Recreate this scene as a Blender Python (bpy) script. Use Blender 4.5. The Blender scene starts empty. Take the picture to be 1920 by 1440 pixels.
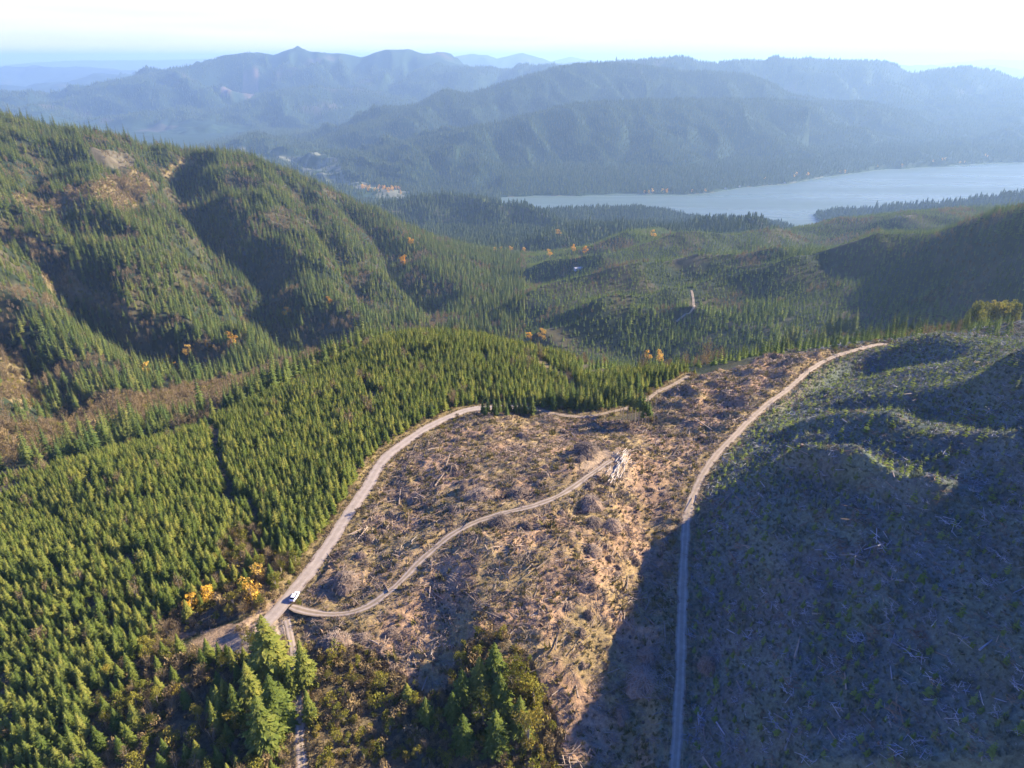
import bpy, math, random
import numpy as np
from mathutils import Vector
sc = bpy.context.scene
R = math.radians
# ------------------------------------------------------------------ camera
CAMH = 140.0; PITCH = 25.5; F = 1280.0
cp, sp = math.cos(R(PITCH)), math.sin(R(PITCH))
cam = bpy.data.cameras.new('camera'); camo = bpy.data.objects.new('camera', cam)
sc.collection.objects.link(camo); sc.camera = camo
cam.sensor_width = 36; cam.lens = F/1920*36; cam.clip_start = 1; cam.clip_end = 200000
camo.location = (0, 0, CAMH); camo.rotation_euler = (R(90-PITCH), 0, 0)
# ------------------------------------------------------------------ light
SUN_EL = 25.5
SD = np.array([0.93, 0.37]); SD /= np.linalg.norm(SD)          # horizontal direction towards the sun
SUN_ROT = math.atan2(SD[0], SD[1])                             # clockwise from +Y
w = bpy.data.worlds.new('World'); sc.world = w; w.use_nodes = True
nt = w.node_tree; nt.nodes.clear()
def N(t, typ, **k):
    n = t.nodes.new(typ)
    for a, b in k.items():
        if a.startswith('i_'): n.inputs[a[2:].replace('_', ' ')].default_value = b
        else: setattr(n, a, b)
    return n
sky = N(nt, 'ShaderNodeTexSky', sky_type='NISHITA', sun_disc=False, sun_elevation=R(SUN_EL), sun_rotation=SUN_ROT,
        altitude=900, air_density=1.0, dust_density=0.2, ozone_density=5.0)
bg = N(nt, 'ShaderNodeBackground'); bg.inputs[1].default_value = 0.085
wo = N(nt, 'ShaderNodeOutputWorld')
geo = N(nt, 'ShaderNodeTexCoord'); sx = N(nt, 'ShaderNodeSeparateXYZ'); nt.links.new(geo.outputs['Generated'], sx.inputs[0])
# thin white cloud low over the horizon
mp = N(nt, 'ShaderNodeMapping'); mp.inputs['Scale'].default_value = (3, 3, 60); nt.links.new(geo.outputs['Generated'], mp.inputs[0])
cn = N(nt, 'ShaderNodeTexNoise'); cn.inputs['Scale'].default_value = 1.3; cn.inputs['Detail'].default_value = 6
nt.links.new(mp.outputs[0], cn.inputs[0])
cr = N(nt, 'ShaderNodeMapRange'); cr.inputs[1].default_value = 0.30; cr.inputs[2].default_value = 0.62; cr.inputs[3].default_value = 0.84; cr.inputs[4].default_value = 1.0
nt.links.new(cn.outputs[0], cr.inputs[0])
er = N(nt, 'ShaderNodeMapRange', interpolation_type='SMOOTHSTEP'); er.inputs[1].default_value = 0.30; er.inputs[2].default_value = 0.14; er.inputs[3].default_value = 0.0; er.inputs[4].default_value = 1.0
nt.links.new(sx.outputs[2], er.inputs[0])
mul = N(nt, 'ShaderNodeMath', operation='MULTIPLY'); nt.links.new(cr.outputs[0], mul.inputs[0]); nt.links.new(er.outputs[0], mul.inputs[1])
dp = N(nt, 'ShaderNodeVectorMath', operation='MULTIPLY'); dp.inputs[1].default_value = (0.24, 0.58, 1.50)      # deep blue autumn zenith
nt.links.new(sky.outputs[0], dp.inputs[0])
mx = N(nt, 'ShaderNodeMixRGB'); mx.inputs[2].default_value = (5.1, 4.9, 4.7, 1)
nt.links.new(mul.outputs[0], mx.inputs[0]); nt.links.new(dp.outputs[0], mx.inputs[1])
nt.links.new(mx.outputs[0], bg.inputs[0]); nt.links.new(bg.outputs[0], wo.inputs[0])
sl = bpy.data.lights.new('sun', 'SUN'); sl.energy = 5.0; sl.angle = R(0.5); sl.color = (1.0, 0.86, 0.66)
so = bpy.data.objects.new('sun', sl); sc.collection.objects.link(so)
sdir = Vector((SD[0]*math.cos(R(SUN_EL)), SD[1]*math.cos(R(SUN_EL)), math.sin(R(SUN_EL))))
so.rotation_euler = sdir.to_track_quat('Z', 'Y').to_euler(); so.location = (0, 0, 400)
sc.view_settings.view_transform = 'Standard'; sc.view_settings.look = 'None'
sc.view_settings.exposure = 1.55; sc.view_settings.gamma = 1.0
cy = sc.cycles; cy.use_denoising = True; cy.max_bounces = 5; cy.diffuse_bounces = 2; cy.glossy_bounces = 2
cy.transmission_bounces = 3; cy.volume_bounces = 1; cy.transparent_max_bounces = 4; cy.use_adaptive_sampling = True
cy.adaptive_threshold = 0.02

rng = np.random.default_rng(7); random.seed(7)
# ------------------------------------------------------------------ noise
def _hash(ix, iy, seed):
    h = (ix.astype(np.int64)*374761393 + iy.astype(np.int64)*668265263 + seed*1442695041) & 0xffffffff
    h = ((h ^ (h >> 13))*1274126177) & 0xffffffff
    h = ((h ^ (h >> 16))*2246822519) & 0xffffffff
    return (h ^ (h >> 15)).astype(np.float64)/4294967296.0
def perlin(x, y, seed=0):
    x0 = np.floor(x); y0 = np.floor(y); fx = x-x0; fy = y-y0
    u = fx*fx*fx*(fx*(fx*6-15)+10); v = fy*fy*fy*(fy*(fy*6-15)+10)
    def g(i, j):
        a = _hash(x0+i, y0+j, seed)*2*math.pi
        return np.cos(a)*(fx-i)+np.sin(a)*(fy-j)
    a = g(0, 0); b = g(1, 0); c = g(0, 1); d = g(1, 1)
    return ((a*(1-u)+b*u)*(1-v)+(c*(1-u)+d*u)*v)*1.5
def fbm(x, y, sc_, oct_=4, seed=0, ridged=False, gain=0.5):
    t = 0; a = 1.0; f = 1.0/sc_
    for i in range(oct_):
        n = perlin(x*f+17.3*i, y*f-9.1*i, seed+i)
        if ridged: n = 1-2*np.abs(n)*1.3
        t = t+a*n; a *= gain; f *= 2.03
    return t
def sstep(a, b, x):
    t = np.clip((x-a)/(b-a), 0, 1); return t*t*(3-2*t)
# ------------------------------------------------------------------ terrain from surveyed points
def ray(u, v):
    a = (u-960)/F; b = (720-v)/F
    return a, cp+b*sp, -sp+b*cp                                # per unit of depth: x, y, z
def P(u, v, D): a, y, z = ray(u, v); return (a*D, y*D, CAMH+z*D)
def PZ(u, v, z): a, y, dz = ray(u, v); D = (z-CAMH)/dz; return (a*D, y*D, z)
ctl = []
for u, v, z in [
  # paved road and its surroundings
  (540,1160,0),(600,1040,0),(690,900,0),(760,840,-1),(850,785,-2),(900,765,-3),(1000,765,-4),(1110,775,-4),(1210,745,-2),(1290,700,-6),
  (560,1300,-3),(470,1190,-1),(350,1200,-3),
  # clearcut bench
  (640,1150,0),(720,1135,1),(800,1040,4),(890,980,8),(1000,945,9),(1100,890,10),(1150,860,10),(900,850,2),(1000,800,-1),(1100,830,4),
  (760,950,1),(820,900,1.5),(1200,900,6),(1230,980,2),(1240,860,3),(1210,1080,-1),(1180,1200,-4),(1150,1340,-8),
  (900,1005,8),(912,1100,6),(908,1190,2.5),(925,1270,-2),(790,1130,0.8),(780,1230,-3),(650,1250,-3),(700,1340,-7),(850,1350,-7),
  (1000,1080,7),(1050,1200,1),(1080,1300,-5),(1000,1350,-8),(1130,1100,4),(1100,960,7),(1150,1000,5),
  # road on the right and the rough ground left of it
  (1270,1359,-5),(1280,1200,-2),(1285,1050,1),(1285,960,4),(1330,870,7),(1400,790,8),(1470,730,8),(1530,680,7),(1600,655,6),(1650,640,5),
  (1250,800,0),(1300,740,0),(1230,750,-3),(1400,700,0),(1330,715,-2),(1420,670,-3),(1290,790,3),(1360,760,4),
  # hill on the right
  (1920,1359,26),(1920,1200,27),(1920,1050,30),(1920,900,36),(1920,790,38),(1920,715,38),(1920,640,34),
  (1600,1359,11),(1600,1200,12.5),(1600,1060,16),(1600,900,20),(1450,1200,4),(1420,1000,8.5),(1400,880,9),(1440,1359,3),
  (1750,1359,18),(1750,1200,20),(1750,1050,24),(1750,900,28),(1740,625,20),(1800,628,24),(1600,690,9.5),(1700,650,15),(1480,800,10),(1640,800,19),(1780,780,29),
  (1600,740,13),(1760,700,26),
  # plantation left of the road
  (250,1000,-5),(100,1100,-4),(60,1300,-4),(250,1250,-4),(400,1100,-2),(500,950,-4),(600,850,-6),(400,850,-18),(250,880,-22),(100,960,-22),
  (0,1000,-24),(500,760,-28),(650,700,-26),(750,650,-24),(850,632,-24),(900,640,-30),(700,780,-10),(850,700,-14),(1000,665,-20),(960,700,-14),(1050,720,-10),
  (0,1200,-6),(0,1359,-6),(1100,740,-8),(1150,705,-20),(1200,700,-22)]:
    ctl.append(PZ(u, v, z))
for u, v, D in [
  # stream at the foot of the left mountain
  (-150,850,380),(0,850,392),(150,815,425),(300,770,490),(400,742,550),(520,705,650),(600,680,750),(700,655,880),(800,632,990),(920,585,1140),(1000,535,1420),(1040,482,1900),(1000,440,2500),
  # left mountain
  (0,246,1250),(100,258,1300),(200,272,1330),(300,294,1400),(370,306,1450),(420,300,1480),(480,310,1530),(560,335,1600),(640,362,1660),(700,395,1680),(760,430,1640),(850,480,1500),(930,540,1280),
  (0,320,1050),(0,450,800),(0,560,660),(0,700,520),(150,350,1080),(150,480,860),(150,600,700),(150,720,560),(300,400,1080),(300,520,880),(300,640,720),
  (450,420,1160),(450,560,930),(450,660,740),(600,470,1200),(600,580,1000),(720,500,1260),(720,590,1060),(820,560,1180),(-150,300,1100),(-150,600,620),(-200,215,1250),
  (1820,642,345),(1920,642,340),(2000,645,340),(1870,660,400),(1940,655,420),(1740,645,400),
  # confluence basin and the bench beyond
  (950,620,1000),(1060,640,950),(1200,640,930),(1300,625,925),(1400,622,890),(1500,608,870),(1600,605,860),(1750,605,835),(1900,600,775),(2050,600,740),
  (1100,600,985),(1200,565,1060),(1100,525,1230),(1280,530,1170),(1000,560,1180),(1200,480,1490),(1080,470,1800),(1400,470,1450),(1340,560,1050),(1480,560,980),
  (1500,487,1190),(1650,455,1090),(1800,425,950),(1920,403,880),(2060,396,830),(1900,500,835),(1750,520,915),(1650,565,905),(1650,500,1010),
  (1500,465,1560),(1640,440,1600),(1920,418,1040),(1800,436,1120),(2060,410,1000),(1860,432,1250),
  (1840,402,1620),(1700,407,1600),(1570,420,1700),(1450,440,1950),(1700,428,1560),(1560,440,1650),(1920,406,1500),(2050,398,1400),(1340,450,2000),
  (1100,450,2300),(1200,430,2700),(1000,415,2900),(1300,425,2900)]:
    ctl.append(P(u, v, D))
for u, v, f, z in [  # behind crests: (pixel column, row) seen depth factor, height
  (1740,625,(450),-25),(1600,650,(460),-40),(1450,665,(480),-62),(1300,690,(520),-80),(1150,700,520,-85),(1000,650,560,-95),(880,620,640,-120),(1880,630,(470),-25),(2000,630,500,-20),
  (1300,690,700,-165),(1600,650,640,-110),(1100,690,740,-190),(1880,620,600,-85),(700,650,600,-85),(1450,665,650,-130),
  (0,215,1700,-60),(300,285,1900,-190),(560,335,2300,-390),(760,430,2300,-430),(-150,200,1700,-60),
  (0,215,3000,-520),(300,285,3200,-560),(600,335,3300,-590),(900,430,3200,-520),
  (1920,400,2200,-330),(1840,385,2200,-400),(1600,400,2500,-500),(1400,430,3000,-600),(2050,400,2200,-300)]:
    a, y, dz = ray(u, v); ctl.append((a*f, y*f, z))
for x, y, z in [(190,60,62),(260,150,92),(280,260,58),(330,350,28),(150,20,45),(420,260,110),(600,300,130),(420,450,10),(60,60,8),(0,60,-8),(-60,60,-10),(-200,60,-10),(-300,200,-30),(1000,860,-20),(1300,1100,10),(2000,1200,-60),(900,300,120),
                 (-1500,1200,30),(-2500,2500,-500),(3000,1500,-200),(2600,2600,-420)]:
    ctl.append((x, y, z))
ctl = np.array(ctl)
cs, cq, cw = ctl[:, 0]/ctl[:, 1], np.log(ctl[:, 1]), (ctl[:, 2]-CAMH)/ctl[:, 1]
def tps_k(r2): return 0.5*r2*np.log(r2+1e-12)
n = len(ctl); A = np.zeros((n+3, n+3))
A[:n, :n] = tps_k((cs[:, None]-cs)**2+(cq[:, None]-cq)**2) + np.eye(n)*3e-4
A[:n, n:] = np.stack([np.ones(n), cs, cq], 1); A[n:, :n] = A[:n, n:].T
sol = np.linalg.solve(A, np.concatenate([cw, np.zeros(3)]))
# grid: columns s = x/y, rows q = ln y
gs = np.concatenate([-np.linspace(0, 1, 60)[::-1]**1.5*1.1-1.16, np.linspace(-1.155, 1.155, 760), 1.16+np.linspace(0, 1, 110)**1.7*2.2])
gq = np.concatenate([np.linspace(math.log(58), math.log(420), 560, endpoint=False), np.linspace(math.log(420), math.log(9000), 760, endpoint=False), np.linspace(math.log(9000), math.log(42000), 160)])
SS, QQ = np.meshgrid(gs, gq)
YY = np.exp(QQ); XX = SS*YY
def tps(s, q):
    out = np.empty(s.size); s = s.ravel(); q = q.ravel()
    for i in range(0, s.size, 20000):
        a = s[i:i+20000, None]; b = q[i:i+20000, None]
        out[i:i+20000] = tps_k((a-cs)**2+(b-cq)**2)@sol[:n] + sol[n]+sol[n+1]*a[:, 0]+sol[n+2]*b[:, 0]
    return out
# evaluated on every third node, then expanded with cubic interpolation
ci = np.unique(np.r_[np.arange(0, len(gq), 3), len(gq)-1]); cj = np.unique(np.r_[np.arange(0, len(gs), 3), len(gs)-1])
cW = tps(SS[np.ix_(ci, cj)], QQ[np.ix_(ci, cj)]).reshape(len(ci), len(cj))
def cubic_expand(src_x, src, dst_x):                            # Catmull-Rom along axis 0, non-uniform source
    idx = np.clip(np.searchsorted(src_x, dst_x, 'right')-1, 0, len(src_x)-2)
    h = src_x[idx+1]-src_x[idx]; t = (dst_x-src_x[idx])/h
    m = np.gradient(src, src_x, axis=0)
    t = t[:, None]; h = h[:, None]
    return (2*t**3-3*t**2+1)*src[idx]+(t**3-2*t**2+t)*h*m[idx]+(-2*t**3+3*t**2)*src[idx+1]+(t**3-t**2)*h*m[idx+1]
W0 = cubic_expand(gq[ci], cW, gq); W0 = cubic_expand(gs[cj], W0.T.copy(), gs).T
H = CAMH+W0*YY
LAKE = -620.0
far = sstep(2700, 3700, YY)
H = H*(1-far)+(LAKE-14)*far
H = np.maximum(H, LAKE-20)
# low forested land around the lake head, knolls, valley floor: smooth bumps
def seg_dist(px, py, pts):
    """distance to a polyline, its interpolated height, arc length"""
    best = np.full(px.shape, 1e18); hz = np.zeros(px.shape); al = np.zeros(px.shape); L = 0
    pts = np.array(pts, float)
    for a, b in zip(pts[:-1], pts[1:]):
        d = b[:2]-a[:2]; l2 = d@d
        t = np.clip(((px-a[0])*d[0]+(py-a[1])*d[1])/l2, 0, 1)
        dd = (px-a[0]-t*d[0])**2+(py-a[1]-t*d[1])**2
        m = dd < best
        best[m] = dd[m]; hz[m] = (a[2]+t*(b[2]-a[2]))[m]; al[m] = (L+t*math.sqrt(l2))[m]; L += math.sqrt(l2)
    return np.sqrt(best), hz, al
def smax(a, b, k):
    h = np.clip(0.5+0.5*(a-b)/k, 0, 1); return b+(a-b)*h+k*h*(1-h)
def ridge(pts, W, amp, lam, seed, foot=None, power=1.0, k=15, rowmin=None, rowmax=None):
    global H
    pw = [P(*p) if len(p) == 3 else PZ(p[0], p[1], p[3]) for p in pts]
    ymin = min(p[1] for p in pw)-W*1.4; ymax = max(p[1] for p in pw)+W*1.4
    r0 = np.searchsorted(gq, math.log(max(ymin, 60))); r1 = np.searchsorted(gq, math.log(ymax))
    sl_ = slice(r0, min(r1+1, len(gq)))
    x, y = XX[sl_], YY[sl_]
    wx = x+fbm(x, y, W*0.5, 3, seed+50)*W*0.10; wy = y+fbm(x, y, W*0.5, 3, seed+70)*W*0.10
    d0, _, _ = seg_dist(x, y, pw)
    mixw = sstep(0, W*0.25, d0)
    wx = x+(wx-x)*mixw; wy = y+(wy-y)*mixw
    d, hz, al = seg_dist(wx, wy, pw)
    ft = LAKE-25 if foot is None else foot
    hz = np.maximum(hz, ft+1); amp = amp*0.95
    t = d/W
    prof = np.where(t < 1, (1-np.clip(t, 0, 1)**power), 1-t)
    h = ft+(hz-ft)*prof
    env = np.clip(t*4, 0, 1)*np.clip(1.3-t, 0, 1)
    g = 1-2.2*np.abs(perlin(al/lam+fbm(x, y, lam*1.4, 2, seed+9)*0.35, d/(lam*4), seed))          # spurs and ravines running down from the crest
    g2 = 1-2.2*np.abs(perlin(al/(lam*0.42)+5, d/(lam*1.6)+fbm(x, y, lam, 2, seed+19)*0.3, seed+3))
    h = h+env*amp*(g*0.75+g2*0.3+fbm(x, y, lam*0.9, 5, seed+31)*0.45-0.35)+fbm(x, y, lam*0.5, 4, seed+5)*amp*0.06
    H[sl_] = smax(h, H[sl_], k)
def bump(u, v, D, r, hgt, asp=1.0):
    global H
    x0, y0, _ = P(u, v, D)
    dd = np.sqrt(((XX-x0)/asp)**2+(YY-y0)**2)/r
    H = H+hgt*np.exp(-dd**2*1.2)
# shore land
ridge([(690,388,2900),(760,374,3000),(820,364,3050),(880,369,3050),(925,378,2980),(955,388,2900)], 420, 22, 260, 11, k=10)
ridge([(930,388,2800),(975,380,2850),(1020,400,2750),(1060,425,2600)], 330, 18, 220, 12, k=10)
ridge([(1040,395,3350),(1120,392,3450),(1200,390,3450),(1270,405,3420)], 330, 14, 200, 13, k=10)
ridge([(1180,420,3050),(1280,415,3150),(1360,408,3250),(1430,418,3330)], 260, 12, 200, 14, k=10)
ridge([(1590,398,3520),(1680,386,3400),(1760,382,3250),(1830,370,3200),(1930,362,3150),(2080,355,3100)], 300, 14, 200, 15, k=8)
ridge([(1050,440,2300),(1180,425,2450),(1300,430,2300),(1420,430,2150)], 420, 20, 260, 16, k=20)
# flat valley floor left of the lake head
vf = sstep(4300, 4500, YY)*sstep(-0.02, -0.2, SS)+sstep(3650, 3950, YY)*sstep(0.012, -0.012, SS)
H = np.maximum(H, (LAKE-20)+np.clip(vf, 0, 1)*(26+fbm(XX, YY, 500, 3, 77)*5))
# mountains across the lake
ridge([(570,336,4650),(610,322,4800),(660,300,4920),(710,283,5000),(760,268,5080),(840,248,5150),(920,233,5250),(1000,212,5350),(1080,196,5450),(1190,188,5600),(1300,186,5800),(1400,187,6000),(1513,191,6300),(1560,235,6200),(1640,305,5700)], 1000, 130, 420, 21)
ridge([(1390,190,6000),(1407,213,5800),(1450,262,5450),(1513,325,5050)], 620, 60, 260, 26)
ridge([(1190,190,5600),(1230,250,5150),(1290,320,4800),(1330,352,4600)], 560, 60, 260, 27)
ridge([(580,278,5900),(640,250,6100),(700,229,6300),(760,204,6500),(800,188,6600),(843,172,6700),(880,177,6750),(950,154,6900),(1010,137,7000),(1070,121,7100),(1110,117,7200),(1200,122,7300),(1280,133,7200),(1323,133,7200),(1407,140,7200),(1447,157,7200),(1487,180,7200),(1580,190,7200),(1640,194,7100),(1697,221,6900),(1780,268,6500),(1813,290,6200),(1840,304,6000)], 1350, 170, 560, 22)
ridge([(1110,118,8500),(1200,112,8700),(1280,105,9000),(1300,110,9000),(1343,118,9000),(1397,112,9100),(1440,113,9100),(1457,104,9100),(1472,112,9100),(1513,107,9200),(1553,112,9300),(1613,113,9300),(1663,117,9300),(1713,138,9200),(1763,131,9000),(1813,127,8900),(1863,133,8800),(1897,147,8700),(1940,175,8500),(2080,230,8200)], 2000, 200, 700, 23)
ridge([(1763,131,9000),(1790,170,8300),(1815,215,7500),(1850,262,6600),(1880,292,6000)], 1150, 130, 420, 41)
ridge([(1897,147,8700),(1925,185,7900),(1950,232,6900),(1985,280,6000),(2010,296,5700)], 1300, 130, 420, 42)
ridge([(1640,120,9200),(1680,170,8300),(1705,215,7600)], 1000, 120, 420, 43)
ridge([(2100,180,8500),(2140,230,7000),(2170,270,6100)], 1300, 130, 420, 44)
ridge([(1600,296,5350),(1680,288,5600),(1760,283,5700),(1850,278,5800),(1970,272,5900)], 520, 30, 250, 45)
# the big massif left of centre
ridge([(128,214,9000),(160,181,9300),(190,164,9500),(230,152,9700),(290,135,10000),(370,120,10400),(430,103,10700),(480,96,11000),(510,101,11000),(550,91,11000),(558,87,11000),(566,92,11000),(580,96,11100),(640,101,11200),(677,106,11200),(700,98,11200),(723,93,11200),(767,93,11200),(807,102,11200),(840,116,11000),(870,128,10800),(960,126,10800),(1060,124,10700),(1120,120,10600)], 2900, 300, 900, 24)
ridge([(370,262,8000),(385,238,8200),(400,222,8300),(450,195,8500),(500,176,8700),(550,165,8900),(600,163,9100),(650,168,9200),(700,180,9000),(760,200,8600),(800,225,8200)], 1300, 170, 600, 25)
ridge([(300,215,8600),(340,205,8600),(420,215,8400)], 900, 120, 500, 28)
# far left hills and the farthest ranges
ridge([(-80,215,9800),(0,205,9800),(18,193,9800),(50,190,9900),(110,181,10000),(160,178,10200),(230,190,10000)], 1500, 150, 700, 31)
ridge([(-100,170,14000),(60,168,14500),(140,150,15000),(190,137,15500),(280,141,15500),(340,150,15500)], 2600, 260, 1300, 32)
ridge([(-200,138,19000),(0,135,19500),(50,126,20000),(150,125,20500),(200,132,20500),(300,136,21000),(450,130,22000)], 4500, 300, 2200, 33)
ridge([(-300,122,31000),(0,124,31000),(60,117,31000),(130,113,32000),(300,112,33000),(400,109,33000),(520,112,33000),(700,116,34000)], 5000, 150, 3000, 34)
ridge([(780,122,20000),(840,112,20500),(884,100,21000),(930,110,21000),(980,99,21000),(1005,106,21000),(1040,118,21000),(1100,122,21000)], 4200, 350, 1500, 35)
ridge([(1020,118,30000),(1070,106,30000),(1100,112,30000),(1160,117,30000),(1300,119,30000),(1500,120,30000)], 5000, 250, 2000, 36)
ridge([(1560,126,22000),(1690,121,23000),(1725,127,23000),(1745,121,23000),(1770,126,23000),(1870,124,23000),(1960,135,23000)], 4200, 250, 1600, 37)
ridge([(1700,124,33000),(1765,121,33000),(1800,117,33000),(1870,111,34000),(1920,113,34000),(2100,109,34000)], 6000, 250, 2500, 38)

# the far shoreline of the lake
shp = []
for u, v in [(940,369),(1000,368),(1100,367),(1200,365),(1330,362),(1420,350),(1500,340),(1570,329),(1640,319),(1730,313),(1830,307),(1920,304),(2050,300)]:
    a, yy, dz = ray(u, v); shp.append((a/yy, (LAKE-CAMH)/dz*yy))
ysh = np.interp(SS, [p[0] for p in shp], [p[1] for p in shp])+fbm(XX, YY*0.3, 420, 3, 81)*55
inl = (SS > shp[0][0]) & (YY > 3900) & (YY < 7500)
H = np.where(inl & (YY > ysh), np.maximum(H, LAKE+2+np.clip((YY-ysh)*0.16, 0, 60)), H)
H = np.where(inl & (YY <= ysh), np.minimum(H, LAKE-6), H)
# ------------------------------------------------------------------ queries on the height field
def grid_at(Garr, x, y):
    y = np.maximum(y, 1.0); s = x/y; q = np.log(y)
    fi = np.interp(q, gq, np.arange(len(gq))); fj = np.interp(s, gs, np.arange(len(gs)))
    i = np.clip(fi.astype(int), 0, len(gq)-2); j = np.clip(fj.astype(int), 0, len(gs)-2); a = fi-i; b = fj-j
    return (Garr[i, j]*(1-a)+Garr[i+1, j]*a)*(1-b)+(Garr[i, j+1]*(1-a)+Garr[i+1, j+1]*a)*b
def cast(u, v, Harr=None):
    """where the line of sight through photograph point (u, v) meets the ground"""
    Ha = H if Harr is None else Harr
    a, y, dz = ray(u, v); s = a/y; w0 = dz/y
    j = np.interp(s, gs, np.arange(len(gs))); j0 = min(int(j), len(gs)-2); t = j-j0
    col = ((Ha[:, j0]*(1-t)+Ha[:, j0+1]*t)-CAMH)/np.exp(gq)
    k = np.nonzero(col >= w0)[0]
    if len(k) == 0: return (s*3000, 3000.0)
    k = k[0]
    if k == 0: Yh = math.exp(gq[0])
    else:
        f = (w0-col[k-1])/(col[k]-col[k-1]); Yh = math.exp(gq[k-1]+f*(gq[k]-gq[k-1]))
    return (s*Yh, Yh)
def poly_world(pts): return [cast(u, v) for u, v in pts]
def in_poly(x, y, poly):
    c = np.zeros(x.shape, bool); m = len(poly)
    for i in range(m):
        x1, y1 = poly[i]; x2, y2 = poly[(i+1) % m]
        if y1 == y2: continue
        c ^= ((y1 > y) != (y2 > y)) & (x < (x2-x1)*(y-y1)/(y2-y1)+x1)
    return c
def spline(pts, step):
    pts = np.array(pts, float); out = []
    for i in range(len(pts)-1):
        p0 = pts[max(i-1, 0)]; p1 = pts[i]; p2 = pts[i+1]; p3 = pts[min(i+2, len(pts)-1)]
        m = max(2, int(np.linalg.norm(p2[:2]-p1[:2])/step))
        for k in range(m):
            t = k/m; out.append(0.5*((2*p1)+(-p0+p2)*t+(2*p0-5*p1+4*p2-p3)*t*t+(-p0+3*p1-3*p2+p3)*t**3))
    out.append(pts[-1]); return np.array(out)
# ravines cut into the left mountain and the ground on the right
def carve(pix, depth, width, wob=0.25, world=False):
    global H
    pts = [cast(u, v) for u, v in pix]; pts = [(p[0], p[1], 0) for p in pts]
    lo = min(p[1] for p in pts)-width*1.5; hi = max(p[1] for p in pts)+width*1.5
    r0 = np.searchsorted(gq, math.log(max(lo, 60))); r1 = np.searchsorted(gq, math.log(hi)); s_ = slice(r0, r1+1)
    x, y = XX[s_], YY[s_]
    x2 = x+fbm(x, y, width*1.6, 3, 401)*width*wob; y2 = y+fbm(x, y, width*1.6, 3, 402)*width*wob
    d, _, al = seg_dist(x2, y2, pts); t = np.clip(1-d/width, 0, 1)
    H[s_] = H[s_]-depth*t*t*(1.6-0.6*t)
Hb = H.copy()
carve([(322,300),(345,335),(385,375),(430,430),(480,500),(520,555),(560,600),(600,640)], 85, 110)
carve([(-40,400),(0,430),(60,452),(120,500),(180,545),(240,590),(290,620),(330,660)], 66, 90)
carve([(-60,560),(0,610),(40,680),(70,730),(85,760)], 36, 52)
carve([(640,365),(690,410),(720,460),(760,510),(800,560)], 62, 110)
carve([(560,345),(600,420),(640,480),(690,560)], 42, 85)
carve([(215,305),(222,335),(300,420),(340,470)], 28, 60)
carve([(90,295),(60,330),(110,400),(150,440)], 32, 70)
carve([(380,440),(400,500),(440,560),(470,610)], 36, 65)
# general relief
nearz = sstep(1500, 500, YY)
leftm = np.clip(sstep(0.10, -0.05, SS-0.0)*sstep(430, 620, YY)*sstep(2200, 1700, YY)*sstep(-95, -60, H)+sstep(-0.1, -0.3, SS)*sstep(560, 760, YY)*sstep(2200, 1700, YY), 0, 1)
H = H+leftm*(fbm(XX*0.9+YY*0.35, YY, 130, 4, 61, ridged=True)*13-5)
mid = sstep(-60, -100, H)*sstep(560, 760, YY)*sstep(3600, 3000, YY)*(1-leftm)*sstep(-0.25, -0.05, SS)
# hummocky bench: rolling ridges lying across the sunlight
bx = XX*SD[0]+YY*SD[1]; by = -XX*SD[1]+YY*SD[0]
hum = (fbm(bx+fbm(XX, YY, 260, 2, 90)*40, by*0.45, 115, 3, 62, gain=0.45))
H = H+mid*(1-sstep(0.50, 0.62, SS)*sstep(1300, 1100, YY))*hum*7
# long crests running up to the right across the bench
SWL = np.zeros(H.shape)
def swell(pix, A_, W_):
    p = [cast(u, v, Hb) for u, v in pix]; p = spline(np.array(p), 15); pts = np.column_stack([p, np.linspace(0, 1, len(p))])
    r0 = np.searchsorted(gq, math.log(p[:, 1].min()-W_*2)); r1 = np.searchsorted(gq, math.log(p[:, 1].max()+W_*2)); s_ = slice(r0, r1+1)
    x, y = XX[s_], YY[s_]; x2 = x+fbm(x, y, 90, 2, 411)*9; y2 = y+fbm(x, y, 90, 2, 412)*7
    d, tt, _ = seg_dist(x2, y2, pts[::3]); t_ = np.clip(1-d/W_, 0, 1)
    SWL[s_] = np.maximum(SWL[s_], 1.5*A_*(t_**1.2)*sstep(0, 0.12, tt+0.03)*sstep(1.0, 0.88, tt-0.03))
for pix, A_, W_ in [([(950,598),(1025,562),(1087,547),(1181,533),(1275,517),(1340,512),(1420,503),(1500,486)], 21, 70), ([(1050,628),(1119,608),(1165,592),(1244,580),(1306,560),(1353,549),(1431,536),(1500,512),(1570,494),(1640,472),(1700,452)], 21, 60),
  ([(1000,655),(1075,630),(1135,618),(1200,607),(1270,602),(1330,600)], 15, 42), ([(990,532),(1040,516),(1125,510),(1181,490),(1228,478),(1306,467),(1400,462),(1480,450)], 24, 90), ([(1090,484),(1190,462),(1260,452),(1330,444),(1400,440),(1470,430)], 28, 120),
  ([(1010,472),(1060,458),(1120,450),(1200,442)], 26, 120), ([(1320,535),(1380,520),(1450,512),(1520,495),(1600,470),(1680,445)], 13, 38)]:
    swell(pix, A_, W_*1.15)
H = H+SWL*(1+0.2*fbm(XX, YY, 160, 2, 421))
Hnb = H.copy()
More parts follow.
